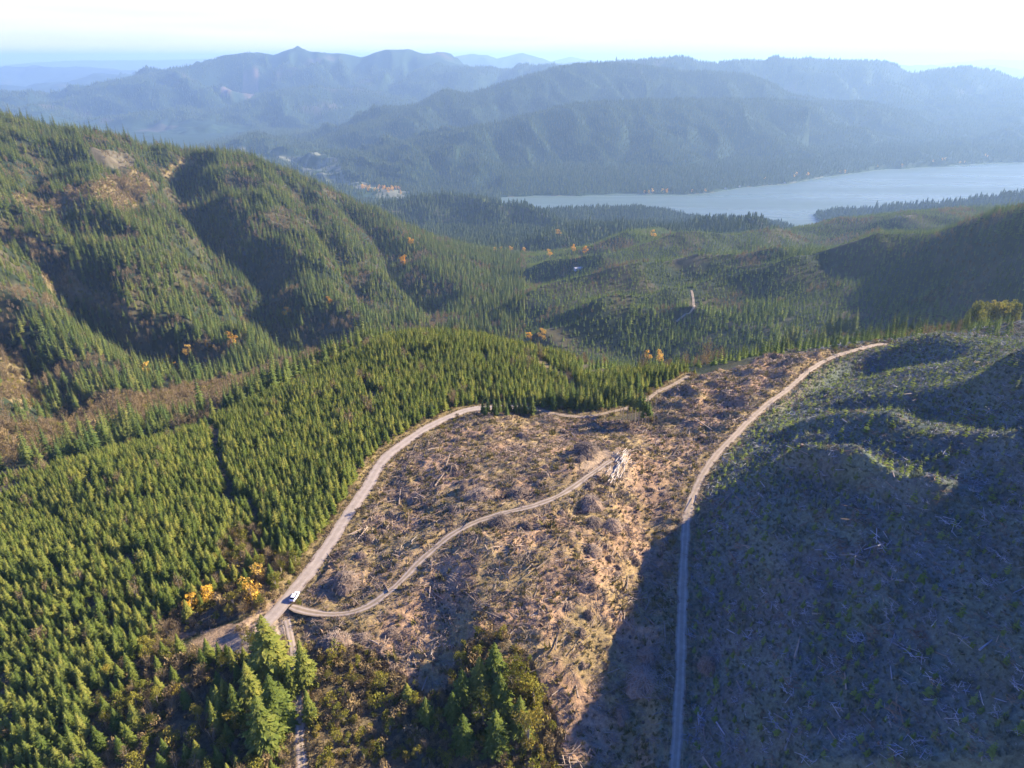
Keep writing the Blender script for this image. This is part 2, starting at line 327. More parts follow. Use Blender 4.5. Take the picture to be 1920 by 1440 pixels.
# ------------------------------------------------------------------ roads: flattened into the ground
ROADS = {
 'paved_road': (4.4, [(492,1176),(510,1156),(530,1132),(556,1100),(600,1045),(650,970),(692,905),(716,865),(752,835),(800,803),(850,778),(890,766),(950,764),(985,765)]),
 'upper_track': (2.3, [(980,766),(1010,769),(1045,777),(1085,782),(1115,780),(1165,767),(1205,752),(1232,735),(1262,722),(1290,706)]),
 'clearcut_track': (2.4, [(545,1136),(575,1146),(610,1153),(645,1155),(690,1141),(740,1106),(800,1042),(860,990),(920,963),(1000,946),(1050,930),(1090,902),(1125,875),(1145,862)]),
 'hillside_road': (2.8, [(1258,1540),(1266,1430),(1270,1359),(1276,1250),(1280,1100),(1284,1010),(1291,955),(1312,900),(1338,858),(1370,825),(1402,790),(1440,757),(1480,727),(1520,693),(1560,671),(1610,656),(1640,647),(1662,642)]),
 'side_track': (2.2, [(538,1158),(543,1180),(549,1215),(553,1260),(558,1310),(562,1359),(566,1420),(570,1520)]),
}
road_w = {}
roadmask = np.full(H.shape, 1e9)
for nm, (wd, pix) in ROADS.items():
    p = np.array([cast(u, v, Hnb) for u, v in pix]); p = spline(p, 3.0)
    z = grid_at(H, p[:, 0], p[:, 1])
    k = 9; zp = np.pad(z, k, mode='edge'); z = np.convolve(zp, np.ones(2*k+1)/(2*k+1), 'valid')
    p = np.column_stack([p, z]); road_w[nm] = p
    lo, hi = p[:, 1].min()-25, p[:, 1].max()+25
    r0 = np.searchsorted(gq, math.log(max(lo, 59))); r1 = np.searchsorted(gq, math.log(hi))
    c0 = np.searchsorted(gs, (p[:, 0]/p[:, 1]).min()-0.2); c1 = np.searchsorted(gs, (p[:, 0]/p[:, 1]).max()+0.2)
    sl_ = (slice(r0, r1+1), slice(c0, c1+1))
    d, hz, _ = seg_dist(XX[sl_], YY[sl_], p[::2] if len(p) % 2 else np.vstack([p[::2], p[-1]]))
    m = 1-sstep(wd*0.5+0.8, wd*0.5+9, d)
    H[sl_] = H[sl_]*(1-m)+(hz)*m
    H[sl_] = H[sl_]-0.22*(1-sstep(wd*0.5-0.4, wd*0.5+0.3, d))-0.35*np.exp(-((d-wd*0.5-1.4)/0.8)**2)   # bed and ditch
    roadmask[sl_] = np.minimum(roadmask[sl_], d-wd*0.5)
TRACKS = [([(1268,604),(1285,590),(1300,578),(1300,562),(1296,545)], 3.6)]
TRACKW = []
for pix, wd in TRACKS:
    p = spline(np.array([cast(u, v) for u, v in pix]), 8); TRACKW.append(p); d, _, _ = seg_dist(XX, YY, np.column_stack([p, p[:, 0]])); roadmask = np.minimum(roadmask, d-wd*0.5-2)
# ------------------------------------------------------------------ zones, as polygons on the ground
PIX = {
 'clearcut': [(566,1180),(575,1120),(625,1040),(675,965),(712,905),(735,862),(770,838),(830,803),(880,778),(950,772),(1020,775),(1080,783),(1140,788),(1190,795),(1222,770),(1240,738),(1290,714),(1370,690),(1450,668),(1560,661),(1530,690),(1480,727),(1402,790),(1338,858),(1300,915),(1285,990),(1278,1200),(1270,1430),(1000,1480),(560,1480)],
 'right_hill': [(1270,1500),(1272,1300),(1282,1050),(1293,955),(1338,858),(1402,790),(1480,727),(1560,668),(1655,640),(1740,627),(1800,630),(1860,634),(1960,640),(2400,700),(3200,1500)],
 'brush_wood': [(556,1500),(552,1330),(560,1235),(600,1225),(680,1232),(740,1262),(790,1292),(830,1290),(865,1225),(900,1188),(945,1195),(1000,1250),(1025,1310),(1045,1380),(1060,1500)],
 'gravel_lot': [(318,1203),(345,1190),(400,1180),(455,1166),(500,1142),(535,1118),(560,1130),(540,1165),(540,1180),(500,1200),(460,1222),(420,1228),(370,1215),(330,1215)],
 'apron': [(425,1203),(462,1183),(492,1158),(512,1146),(535,1160),(548,1172),(520,1190),(500,1200),(475,1222),(440,1224)],
 'lit_a': [(1500,728),(1560,712),(1680,690),(1800,686),(1940,696),(1940,748),(1800,730),(1680,728),(1600,748),(1520,768),(1440,795),(1395,820),(1430,780)],
 'hollow_a': [(1430,782),(1500,728),(1540,696),(1620,666),(1700,650),(1800,653),(1800,670),(1700,680),(1590,702),(1530,728),(1460,775)],
 'hollow_b': [(1510,785),(1580,764),(1680,754),(1800,758),(1960,785),(1960,860),(1800,838),(1680,812),(1560,798)],
 'lit_b': [(1375,805),(1420,800),(1480,788),(1550,808),(1650,826),(1710,838),(1640,852),(1560,840),(1480,818),(1420,835),(1370,852),(1345,868)],
 'lit_c': [(1480,890),(1580,910),(1690,970),(1765,1000),(1720,1008),(1640,965),(1560,938),(1470,908)],
 'roadside_wood': [(560,1062),(520,1128),(490,1150),(400,1176),(320,1200),(250,1225),(190,1290),(170,1500),(560,1500),(548,1230),(500,1215),(440,1235),(360,1228),(320,1206),(290,1195),(315,1150),(370,1120),(400,1060),(425,1010),(480,985),(520,1040)],
 'plantation': [(-700,1000),(-300,925),(0,892),(100,875),(200,850),(300,818),(420,778),(520,735),(600,688),(700,645),(800,626),(900,630),(945,642),(985,668),(1030,665),(1080,700),(1110,715),(1200,700),(1300,702),(1280,711),(1212,738),(1170,760),(1110,770),(1000,760),(930,757),(885,760),(850,772),(795,798),(745,828),(705,862),(680,905),(640,970),(590,1040),(556,1062),(520,1040),(480,985),(425,1010),(400,1060),(370,1120),(315,1150),(290,1195),(310,1215),(250,1235),(190,1290),(170,1500),(-700,1700)],
 'stream_strip': [(-300,905),(0,868),(100,845),(190,818),(260,795),(330,775),(420,745),(520,708),(600,680),(660,655),(640,645),(560,672),(470,700),(360,722),(250,742),(160,760),(60,785),(0,800),(-300,840)],
 'tan_a': [(205,330),(270,325),(290,345),(300,375),(260,385),(215,390),(150,385),(100,400),(40,385),(20,365),(100,368),(170,350)],
 'tan_b': [(0,425),(60,440),(100,470),(60,470),(0,450)],
 'tan_c': [(85,515),(140,520),(200,545),(240,575),(250,600),(200,590),(140,560),(90,545)],
 'tan_d': [(0,665),(30,650),(70,700),(90,760),(40,770),(0,740)],
 'logged_a': [(165,290),(210,284),(262,300),(248,316),(200,314)],
 'gap_a': [(382,792),(402,790),(420,850),(436,905),(478,968),(520,1010),(534,1060),(520,1062),(496,1000),(458,965),(420,925),(404,865)],
 'gap_b': [(672,705),(682,703),(692,730),(712,748),(704,758),(682,742)],
 'gap_c': [(1000,668),(1060,700),(1085,722),(1095,745),(1080,745),(1050,715),(1010,690)],
 'bare_right': [(1835,600),(1830,560),(1900,568),(2000,580),(2000,628),(1900,620)],
 'town': [(430,272),(520,278),(600,288),(636,300),(640,322),(600,332),(570,322),(540,305),(480,292)],
 'flats': [(640,325),(700,345),(770,360),(770,372),(690,372),(640,350),(600,335)],
 'pink_slope': [(415,165),(455,138),(485,138),(485,155),(470,185),(440,190),(415,180)],
 'upper_bare': [(325,306),(372,296),(372,303),(335,310),(312,338),(298,322)],
}
PW = {k: poly_world(v) if k != 'x' else None for k, v in PIX.items()}
def edge_noise(x, y, a=3.0, l=14): return x+perlin(x/l, y/l, 301)*a+perlin(x/3.1, y/3.1, 303)*a*0.3, y+perlin(x/l, y/l, 302)*a+perlin(x/3.1, y/3.1, 304)*a*0.3
EX, EY = edge_noise(XX, YY)
near_rows = YY < 3300
M = {}
for k, pw in PW.items():
    m = np.zeros(H.shape, bool)
    ys = [p[1] for p in pw]; r0 = np.searchsorted(gq, math.log(max(min(ys)-10, 59))); r1 = min(np.searchsorted(gq, math.log(max(ys)+10))+1, len(gq))
    m[r0:r1] = in_poly(EX[r0:r1], EY[r0:r1], pw)
    M[k] = m.astype(float)
# the hill on the right lies at the sun's own grazing angle: three low swells stand out into the light
def blur(a, n_):
    for ax in (0, 1):
        c = np.cumsum(np.insert(a, 0, 0, axis=ax), axis=ax); c = np.pad(c, [(n_, n_+1) if k == ax else (0, 0) for k in (0, 1)], mode='edge')
        m_ = a.shape[ax]; a = (np.take(c, np.arange(m_)+2*n_+1, axis=ax)-np.take(c, np.arange(m_), axis=ax))/(2*n_+1)
    return a
def nblur(a, n_, t=2):
    r1 = np.searchsorted(gq, math.log(700)); b_ = a[:r1].astype(float)
    for _ in range(t): b_ = blur(b_, n_)
    out = a.astype(float).copy(); out[:r1] = b_; return out
pp = XX*SD[0]+YY*SD[1]; rr = -XX*SD[1]+YY*SD[0]
TN = math.tan(R(SUN_EL)); rk = [-60, 0, 50, 80, 98, 119, 133, 152, 165, 180, 200, 220, 260]
S1 = np.interp(rr, rk, [2, -12, -25, -34, -39, -44, -47.5, -54.5, -64, -78, -97, -118, -160])
G2 = np.interp(rr, [-60, 0, 50, 77, 96, 115, 135, 160, 180, 200, 220, 260], [-2, -15, -30, -40, -47, -56, -66, -79, -91, -103, -121, -160])
hill = S1+(G2-S1)*sstep(145, 235, pp)-1.2
dropd = 0.13*np.clip(pp-198, 0, None)*sstep(116, 132, rr); hill = hill-dropd
occ = S1+1.5+(G2-6-S1-1.5)*sstep(86, 122, rr)+fbm(XX, YY, 14, 3, 261)*1.2-sstep(165, 185, rr)*20-dropd
dp_ = YY*cp-(TN*pp+hill-CAMH)*sp
offf = sstep(0.79, 0.89, XX/dp_)
LIT = np.clip(nblur(np.clip(M['lit_a']+M['lit_b'], 0, 1), 6)*1.2, 0, 1)+np.clip(nblur(M['lit_c'], 4)*1.9, 0, 1.25)
RH = nblur(M['right_hill'], 3)
LITO = LIT*(1-offf)
pmax = np.interp(rr, [60, 100, 122, 145, 170, 200], [360, 340, 320, 232, 212, 200])
wh = RH*sstep(1, 26, roadmask)*sstep(pmax+30, pmax-10, pp)
H = H+wh*(TN*pp+hill+(occ-hill)*offf+5.5*LITO+(fbm(XX, YY, 34, 4, 209)*2.0+fbm(pp*1.0, rr*0.35, 18, 3, 219)*1.3-1.6*sstep(140, 160, pp)*sstep(0.1, -0.5, fbm(pp, rr, 38, 2, 251)))*(1-offf)-H)
H = H-RH*sstep(1, 10, roadmask)*(7.5*nblur(M['hollow_a'], 5)+6.0*nblur(M['hollow_b'], 6))
# small relief of the near ground
rc = sstep(0.5, 5, roadmask)
cell = np.exp(QQ)*0.0035
rough = M['clearcut']*(1-M['brush_wood'])
H = H+rc*rough*(fbm(XX, YY, 11, 3, 201)*0.75+fbm(XX, YY, 34, 2, 203)*1.5+np.maximum(fbm(XX*0.6+YY*0.5, YY-XX*0.3, 7.5, 2, 205, ridged=True)-0.55, 0)*0.8)
rough2 = M['clearcut']*sstep(225, 260, YY)*sstep(0.2, 0.27, SS)
H = H+rc*rough2*(np.maximum(fbm(XX*0.4+YY*0.9, YY*0.35-XX*0.9, 20, 2, 207, ridged=True), -0.2)*1.7)
H = H+rc*M['right_hill']*(fbm(XX, YY, 9, 3, 211)*0.22+fbm(XX, YY, 26, 2, 213)*0.5)
pl = np.clip(M['plantation']+M['roadside_wood'], 0, 1)
H = H+rc*pl*fbm(XX, YY, 60, 3, 215)*1.8
# running horizon per column: which rows the camera can see
def visible(x, y, top, tol=0.012):
    s = x/y; q = np.log(y)
    return (grid_at(H, x, y)+top-CAMH)/y > grid_at(HOR, x, y)-tol
WV = (H-CAMH)/YY
HOR = np.maximum.accumulate(WV, axis=0); HOR = np.vstack([HOR[:1], HOR[:-1]])
# ------------------------------------------------------------------ zone colours (what grows or lies there; right-hand slopes also hold shade)
def rgb(*c): return np.array(c, float)
C_for = rgb(0.030, 0.042, 0.022); C_cut = rgb(0.35, 0.225, 0.125); C_cutg = rgb(0.26, 0.21, 0.075); C_hill_shade = rgb(0.118, 0.138, 0.108)  # hill tone cooled in colour to suit its blue shade
C_tan = rgb(0.20, 0.155, 0.07); C_litter = rgb(0.115, 0.090, 0.048); C_lot = rgb(0.36, 0.25, 0.14); C_far = rgb(0.028, 0.050, 0.024)
C_pink = rgb(0.27, 0.16, 0.12); C_sand = rgb(0.42, 0.33, 0.23)
col = np.broadcast_to(C_for, H.shape+(3,)).copy()
def mix(m, c):
    global col
    col = col*(1-m[..., None])+c*m[..., None]
mix(sstep(3000, 4200, YY), C_far)
mix(sstep(-0.2, 0.45, fbm(XX, YY, 70, 4, 221))*sstep(3600, 2800, YY)*0.6, C_litter)
mix(pl, C_litter)
n1 = sstep(-0.3, 0.4, fbm(XX, YY, 18, 4, 223))
mix(M['clearcut'], C_cut); mix(M['clearcut']*n1*0.6, C_cutg)
mix(M['right_hill'], C_hill_shade); mix(M['right_hill']*n1*0.35, C_hill_shade*rgb(1.2, 1.3, 0.8)); mix(M['right_hill']*sstep(0.1, 0.5, fbm(XX, YY, 30, 3, 225))*0.4, rgb(0.135, 0.118, 0.10))
mix(M['brush_wood'], C_litter*1.2); mix(M['roadside_wood'], C_litter*1.25)
for k in ('stream_strip', 'tan_a', 'tan_b', 'tan_c', 'tan_d'): mix(M[k]*0.9, C_tan)
mix(M['logged_a']*0.7, rgb(0.15, 0.125, 0.08)); mix(M['upper_bare'], C_tan*1.1); mix(M['bare_right'], rgb(0.06, 0.06, 0.035)); mix(M['pink_slope']*0.8*sstep(-0.6, 0.1, fbm(XX, YY, 300, 4, 235)), C_pink*0.8)  # logged slope at the right darkened in colour in place of shade
mix(M['gap_c'], C_tan); mix(np.clip(M['town']+M['flats'], 0, 1)*sstep(-0.35, 0.1, fbm(XX, YY, 160, 3, 233))*0.7, rgb(0.24, 0.23, 0.14))
farcut = sstep(0.52, 0.62, fbm(XX, YY, 900, 3, 231))*sstep(7500, 8200, YY)
mix(farcut*0.4, C_pink*0.6)
mix(np.clip(sstep(7.5, 0.3, roadmask)*(H > -60), 0, 1)*0.75, rgb(0.27, 0.20, 0.085))
mix(M['gravel_lot']*0.999*sstep(-0.5, 0.2, fbm(XX, YY, 5, 3, 227)+0.3), C_lot)
mix(nblur(M['apron'], 1), rgb(0.30, 0.235, 0.16))
shore = (H < LAKE+3.0)*(H > LAKE-3)*(YY < 5200)
mix(shore*sstep(0, 0.3, 0.2+fbm(XX, YY, 300, 2, 229))*(0.35+0.65*(SS < -0.1)), C_sand)
# landing at the end of the clearcut track
lx, ly = cast(1132, 868)
ld = np.hypot((XX-lx), (YY-ly)*0.8)
mix(sstep(13, 7, ld), rgb(0.36, 0.26, 0.15))

# ------------------------------------------------------------------ materials
def mat(name):
    m = bpy.data.materials.new(name); m.use_nodes = True; t = m.node_tree
    return m, t, t.nodes['Principled BSDF']
def simple(name, c, rough=0.8, metal=0.0, vary=0.0, scale=1.0):
    m, t, b = mat(name)
    b.inputs['Base Color'].default_value = (*c, 1); b.inputs['Roughness'].default_value = rough; b.inputs['Metallic'].default_value = metal
    if vary:
        tc = N(t, 'ShaderNodeTexCoord'); nz = N(t, 'ShaderNodeTexNoise'); nz.inputs['Scale'].default_value = scale; nz.inputs['Detail'].default_value = 5
        t.links.new(tc.outputs['Object'], nz.inputs['Vector'])
        oi = N(t, 'ShaderNodeObjectInfo')
        ad = N(t, 'ShaderNodeMath', operation='ADD'); t.links.new(nz.outputs[0], ad.inputs[0]); t.links.new(oi.outputs['Random'], ad.inputs[1])
        mr = N(t, 'ShaderNodeMapRange'); mr.inputs[1].default_value = 0.35; mr.inputs[2].default_value = 1.65; mr.inputs[3].default_value = 1-vary; mr.inputs[4].default_value = 1+vary
        t.links.new(ad.outputs[0], mr.inputs[0])
        vm = N(t, 'ShaderNodeVectorMath', operation='SCALE'); vm.inputs[0].default_value = c; t.links.new(mr.outputs[0], vm.inputs['Scale'])
        t.links.new(vm.outputs[0], b.inputs['Base Color'])
    return m
def foliage(name, ramp, trans=0.25):
    """leaf material: colour differs tree by tree and clump by clump, part of the light passes through"""
    m = bpy.data.materials.new(name); m.use_nodes = True; t = m.node_tree; t.nodes.clear()
    oi = N(t, 'ShaderNodeObjectInfo'); tc = N(t, 'ShaderNodeTexCoord')
    nz = N(t, 'ShaderNodeTexNoise'); nz.inputs['Scale'].default_value = 1.1; nz.inputs['Detail'].default_value = 3
    t.links.new(tc.outputs['Object'], nz.inputs['Vector'])
    a = N(t, 'ShaderNodeMath', operation='MULTIPLY_ADD'); t.links.new(oi.outputs['Random'], a.inputs[0]); a.inputs[1].default_value = 0.62
    t.links.new(nz.outputs[0], a.inputs[2])
    s2 = N(t, 'ShaderNodeMath', operation='SUBTRACT'); t.links.new(a.outputs[0], s2.inputs[0]); s2.inputs[1].default_value = 0.31
    r = N(t, 'ShaderNodeValToRGB'); t.links.new(s2.outputs[0], r.inputs[0])
    while len(r.color_ramp.elements) < len(ramp): r.color_ramp.elements.new(0.5)
    for e, (p_, c) in zip(r.color_ramp.elements, ramp): e.position = p_; e.color = (*c, 1)
    d = N(t, 'ShaderNodeBsdfDiffuse'); tr = N(t, 'ShaderNodeBsdfTranslucent'); mxs = N(t, 'ShaderNodeMixShader'); mxs.inputs[0].default_value = trans
    t.links.new(r.outputs[0], d.inputs[0]); t.links.new(r.outputs[0], tr.inputs[0]); t.links.new(d.outputs[0], mxs.inputs[1]); t.links.new(tr.outputs[0], mxs.inputs[2])
    o = N(t, 'ShaderNodeOutputMaterial'); t.links.new(mxs.outputs[0], o.inputs[0]); return m
M_young = foliage("young_conifer_needles", [(0.05, (0.080, 0.120, 0.028)), (0.4, (0.170, 0.210, 0.044)), (0.7, (0.255, 0.270, 0.056)), (0.98, (0.37, 0.33, 0.075))], 0.3)
M_old = foliage("old_conifer_needles", [(0.1, (0.080, 0.125, 0.036)), (0.5, (0.145, 0.185, 0.048)), (0.8, (0.21, 0.225, 0.058)), (1.0, (0.27, 0.23, 0.075))], 0.3)
M_far = foliage("distant_conifer_needles", [(0.1, (0.055, 0.080, 0.030)), (0.6, (0.090, 0.115, 0.038)), (1.0, (0.13, 0.14, 0.045))], 0.2)
M_twig = foliage('bare_twigs', [(0.1, (0.19, 0.145, 0.07)), (0.5, (0.28, 0.205, 0.10)), (0.9, (0.36, 0.26, 0.12))], 0.2)
M_olive = foliage('olive_leaves', [(0.1, (0.14, 0.155, 0.03)), (0.5, (0.25, 0.235, 0.04)), (0.9, (0.38, 0.29, 0.06))], 0.3)
M_gold = foliage('golden_leaves', [(0.1, (0.75, 0.36, 0.02)), (0.5, (0.78, 0.47, 0.06)), (0.9, (0.80, 0.58, 0.16))], 0.3)
M_bark = simple('bark', (0.11, 0.085, 0.06), vary=0.3); M_pbark = simple('pale_bark', (0.30, 0.25, 0.18), vary=0.25)
M_wood = simple('weathered_wood', (0.29, 0.215, 0.145), vary=0.5, scale=0.5)
M_dead = simple('dark_slash', (0.20, 0.13, 0.075), vary=0.5, scale=0.5)
M_grey = simple('grey_slash', (0.30, 0.225, 0.15), vary=0.45, scale=0.5)
M_log = simple('peeled_log', (0.55, 0.48, 0.37), vary=0.25, scale=0.7)
M_grass = foliage('dry_grass', [(0.1, (0.15, 0.13, 0.04)), (0.5, (0.22, 0.18, 0.075)), (0.9, (0.31, 0.24, 0.12))], 0.3)
M_hgrass = foliage('shade_green_grass', [(0.1, (0.11, 0.14, 0.09)), (0.5, (0.16, 0.19, 0.12)), (0.9, (0.22, 0.22, 0.15))], 0.3)  # grass copy greyed in colour toward the hill's blue shade
M_hwood = simple('shade_grey_wood', (0.27, 0.27, 0.265), vary=0.5, scale=0.5)  # weathered wood, its colour cooled to go with the hill's shade
M_mid = foliage('valley_conifer_needles', [(0.1, (0.095, 0.145, 0.038)), (0.5, (0.165, 0.215, 0.050)), (0.9, (0.24, 0.27, 0.06))], 0.3)
M_seed = foliage('seedling_needles', [(0.1, (0.16, 0.22, 0.04)), (0.9, (0.32, 0.36, 0.09))], 0.35)
def ground_mat():
    m, t, b = mat('ground'); b.inputs['Roughness'].default_value = 0.95; b.inputs['Specular IOR Level'].default_value = 0.1
    at = N(t, 'ShaderNodeAttribute', attribute_name='zone'); tc = N(t, 'ShaderNodeTexCoord')
    def nz(scale, det, rough=0.6):
        k = N(t, 'ShaderNodeTexNoise'); k.inputs['Scale'].default_value = scale; k.inputs['Detail'].default_value = det; k.inputs['Roughness'].default_value = rough
        t.links.new(tc.outputs['Object'], k.inputs['Vector']); return k
    a = nz(0.9, 6, 0.75); c = nz(0.06, 5)
    mr = N(t, 'ShaderNodeMapRange'); mr.inputs[1].default_value = 0.3; mr.inputs[2].default_value = 0.7; mr.inputs[3].default_value = 0.55; mr.inputs[4].default_value = 1.5
    t.links.new(a.outputs[0], mr.inputs[0])
    mr2 = N(t, 'ShaderNodeMapRange'); mr2.inputs[1].default_value = 0.3; mr2.inputs[2].default_value = 0.7; mr2.inputs[3].default_value = 0.8; mr2.inputs[4].default_value = 1.25
    t.links.new(c.outputs[0], mr2.inputs[0])
    k = N(t, 'ShaderNodeMath', operation='MULTIPLY'); t.links.new(mr.outputs[0], k.inputs[0]); t.links.new(mr2.outputs[0], k.inputs[1])
    vm = N(t, 'ShaderNodeVectorMath', operation='SCALE'); t.links.new(at.outputs['Color'], vm.inputs[0]); t.links.new(k.outputs[0], vm.inputs['Scale'])
    t.links.new(vm.outputs[0], b.inputs['Base Color'])
    bp = N(t, 'ShaderNodeBump'); bp.inputs['Strength'].default_value = 0.8; bp.inputs['Distance'].default_value = 0.5
    e = nz(1.3, 6, 0.7); t.links.new(e.outputs[0], bp.inputs['Height']); t.links.new(bp.outputs[0], b.inputs['Normal'])
    return m
# ------------------------------------------------------------------ linking, tagging
ROOT = sc.collection
def tag(o, label=None, cat=None, group=None, kind=None):
    if label: o['label'] = label
    if cat: o['category'] = cat
    if group: o['group'] = group
    if kind: o['kind'] = kind
    return o
def build_grid(name, Harr, cols=None):
    nr, nc = Harr.shape
    co = np.stack([XX, YY, Harr], -1).reshape(-1, 3).astype(np.float32)
    i = np.arange(nr-1)[:, None]*nc+np.arange(nc-1)[None, :]
    f = np.stack([i, i+1, i+nc+1, i+nc], -1).reshape(-1, 4).astype(np.int32)
    me = bpy.data.meshes.new(name)
    me.vertices.add(len(co)); me.vertices.foreach_set('co', co.ravel())
    me.loops.add(f.size); me.loops.foreach_set('vertex_index', f.ravel())
    me.polygons.add(len(f)); me.polygons.foreach_set('loop_start', np.arange(0, f.size, 4, dtype=np.int32))
    me.polygons.foreach_set('loop_total', np.full(len(f), 4, dtype=np.int32))
    me.polygons.foreach_set('use_smooth', np.ones(len(f), dtype=bool))
    me.update()
    if cols is not None:
        at = me.color_attributes.new('zone', 'FLOAT_COLOR', 'POINT')
        at.data.foreach_set('color', np.concatenate([cols.reshape(-1, 3), np.ones((len(co), 1))], 1).astype(np.float32).ravel())
    o = bpy.data.objects.new(name, me); ROOT.objects.link(o); return o
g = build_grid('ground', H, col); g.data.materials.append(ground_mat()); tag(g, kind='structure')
def mesh_obj(name, verts, faces, m, parent=None, smooth=False, link=True):
    me = bpy.data.meshes.new(name); me.from_pydata([tuple(v) for v in verts], [], [tuple(f) for f in faces])
    for k in (m if isinstance(m, (list, tuple)) else [m]): me.materials.append(k)
    if smooth: me.polygons.foreach_set('use_smooth', np.ones(len(me.polygons), dtype=bool))
    o = bpy.data.objects.new(name, me)
    if link: ROOT.objects.link(o)
    if parent: o.parent = parent
    return o
def gz(x, y): return float(grid_at(H, np.array([x]), np.array([y]))[0])
# water
ld_ = [(-3000, 3550), (9000, 3550), (16000, 9500), (9000, 11000), (-3000, 9500)]
mw, t, b = mat('lake_water'); b.inputs['Specular IOR Level'].default_value = 0.18; b.inputs['Base Color'].default_value = (0.11, 0.15, 0.105, 1); b.inputs['Roughness'].default_value = 0.3; b.inputs['IOR'].default_value = 1.33
tc = N(t, 'ShaderNodeTexCoord'); nz_ = N(t, 'ShaderNodeTexNoise'); nz_.inputs['Scale'].default_value = 0.04; nz_.inputs['Detail'].default_value = 6
t.links.new(tc.outputs['Object'], nz_.inputs['Vector']); wm = N(t, 'ShaderNodeMapping'); wm.inputs['Scale'].default_value = (0.0006, 0.004, 1); wm.inputs['Rotation'].default_value = (0, 0, 0.5); t.links.new(tc.outputs['Object'], wm.inputs[0])
wn = N(t, 'ShaderNodeTexNoise'); wn.inputs['Scale'].default_value = 1.0; wn.inputs['Detail'].default_value = 4; t.links.new(wm.outputs[0], wn.inputs['Vector'])
wr = N(t, 'ShaderNodeMapRange'); wr.inputs[1].default_value = 0.35; wr.inputs[2].default_value = 0.65; wr.inputs[3].default_value = 0.22; wr.inputs[4].default_value = 0.42; t.links.new(wn.outputs[0], wr.inputs[0]); t.links.new(wr.outputs[0], b.inputs['Roughness'])
bp = N(t, 'ShaderNodeBump'); bp.inputs['Strength'].default_value = 0.25; bp.inputs['Distance'].default_value = 3.0
t.links.new(nz_.outputs[0], bp.inputs['Height']); t.links.new(bp.outputs[0], b.inputs['Normal'])
lake = mesh_obj('lake', [(-3000, 2600, LAKE), (9000, 2600, LAKE), (16000, 12500, LAKE), (-3000, 9000, LAKE)], [(0, 1, 2, 3)], mw); tag(lake, kind='structure')
# road ribbons
def road_mat(name, c, rut, crown):
    m, t, b = mat(name); b.inputs['Roughness'].default_value = 0.9
    uv = N(t, 'ShaderNodeAttribute', attribute_name='across'); tc = N(t, 'ShaderNodeTexCoord')
    nz = N(t, 'ShaderNodeTexNoise'); nz.inputs['Scale'].default_value = 0.5; nz.inputs['Detail'].default_value = 7; nz.inputs['Roughness'].default_value = 0.7; t.links.new(tc.outputs['Object'], nz.inputs['Vector'])
    r = N(t, 'ShaderNodeValToRGB'); e = r.color_ramp.elements; e[0].position = 0.0; e[0].color = (*crown, 1); e[1].position = 1.0; e[1].color = (*crown, 1)
    for p_, k in ((0.22, crown), (0.36, rut), (0.62, rut), (0.80, c)):
        q = e.new(p_); q.color = (*k, 1)
    t.links.new(uv.outputs['Fac'], r.inputs[0])
    mr = N(t, 'ShaderNodeMapRange'); mr.inputs[1].default_value = 0.3; mr.inputs[2].default_value = 0.7; mr.inputs[3].default_value = 0.78; mr.inputs[4].default_value = 1.2; t.links.new(nz.outputs[0], mr.inputs[0])
    vm = N(t, 'ShaderNodeVectorMath', operation='SCALE'); t.links.new(r.outputs[0], vm.inputs[0]); t.links.new(mr.outputs[0], vm.inputs['Scale']); t.links.new(vm.outputs[0], b.inputs['Base Color'])
    return m
RM = {'paved_road': road_mat('worn_asphalt', (0.33, 0.255, 0.175), (0.385, 0.315, 0.235), (0.34, 0.275, 0.20)),
      'upper_track': road_mat('brown_gravel', (0.26, 0.19, 0.11), (0.32, 0.245, 0.155), (0.26, 0.19, 0.11)),  # dull brown gravel
      'clearcut_track': road_mat('gravel_track', (0.24, 0.18, 0.10), (0.42, 0.33, 0.23), (0.27, 0.20, 0.11)),
      'hillside_road': road_mat('hill_gravel', (0.30, 0.22, 0.13), (0.40, 0.31, 0.20), (0.33, 0.25, 0.15)),
      'side_track': road_mat('dirt_track', (0.33, 0.25, 0.16), (0.44, 0.35, 0.25), (0.34, 0.26, 0.16))}
def ribbon(name, p, wd, m, lift, jag=0.32):
    vs, fs, ac = [], [], []
    tan = np.gradient(p[:, :2], axis=0); tan /= np.linalg.norm(tan, axis=1)[:, None]; nrm = np.column_stack([tan[:, 1], -tan[:, 0]])
    K = 8
    for i in range(len(p)):
        wl = wd*0.5+random.uniform(-jag, jag); wr = wd*0.5+random.uniform(-jag, jag)
        for k in range(K+1):
            u_ = k/K*2-1; off = u_*(wl if u_ < 0 else wr)
            vs.append((p[i, 0]+nrm[i, 0]*off, p[i, 1]+nrm[i, 1]*off, p[i, 2]+lift-0.06*u_*u_)); ac.append(abs(u_))
        if i:
            for k in range(K):
                a = (i-1)*(K+1)+k; fs.append((a, a+K+1, a+K+2, a+1))
    o = mesh_obj(name, vs, fs, m, smooth=True)
    at = o.data.attributes.new('across', 'FLOAT', 'POINT'); at.data.foreach_set('value', ac)
    tag(o, kind='structure'); return o
for i_, (nm, (wd, pix)) in enumerate(ROADS.items()):
    ribbon({'paved_road': 'road', 'clearcut_track': 'track', 'upper_track': 'track', 'hillside_road': 'gravel_road', 'side_track': 'path'}[nm], road_w[nm], wd, RM[nm], 0.04+0.012*(4-i_))
# short stretches of forest road on the bench across the valley
for p, (pix, wd) in zip(TRACKW, TRACKS):
    z = grid_at(H, p[:, 0], p[:, 1])
    ribbon('track', np.column_stack([p, z]), wd, RM['hillside_road'], 0.8)
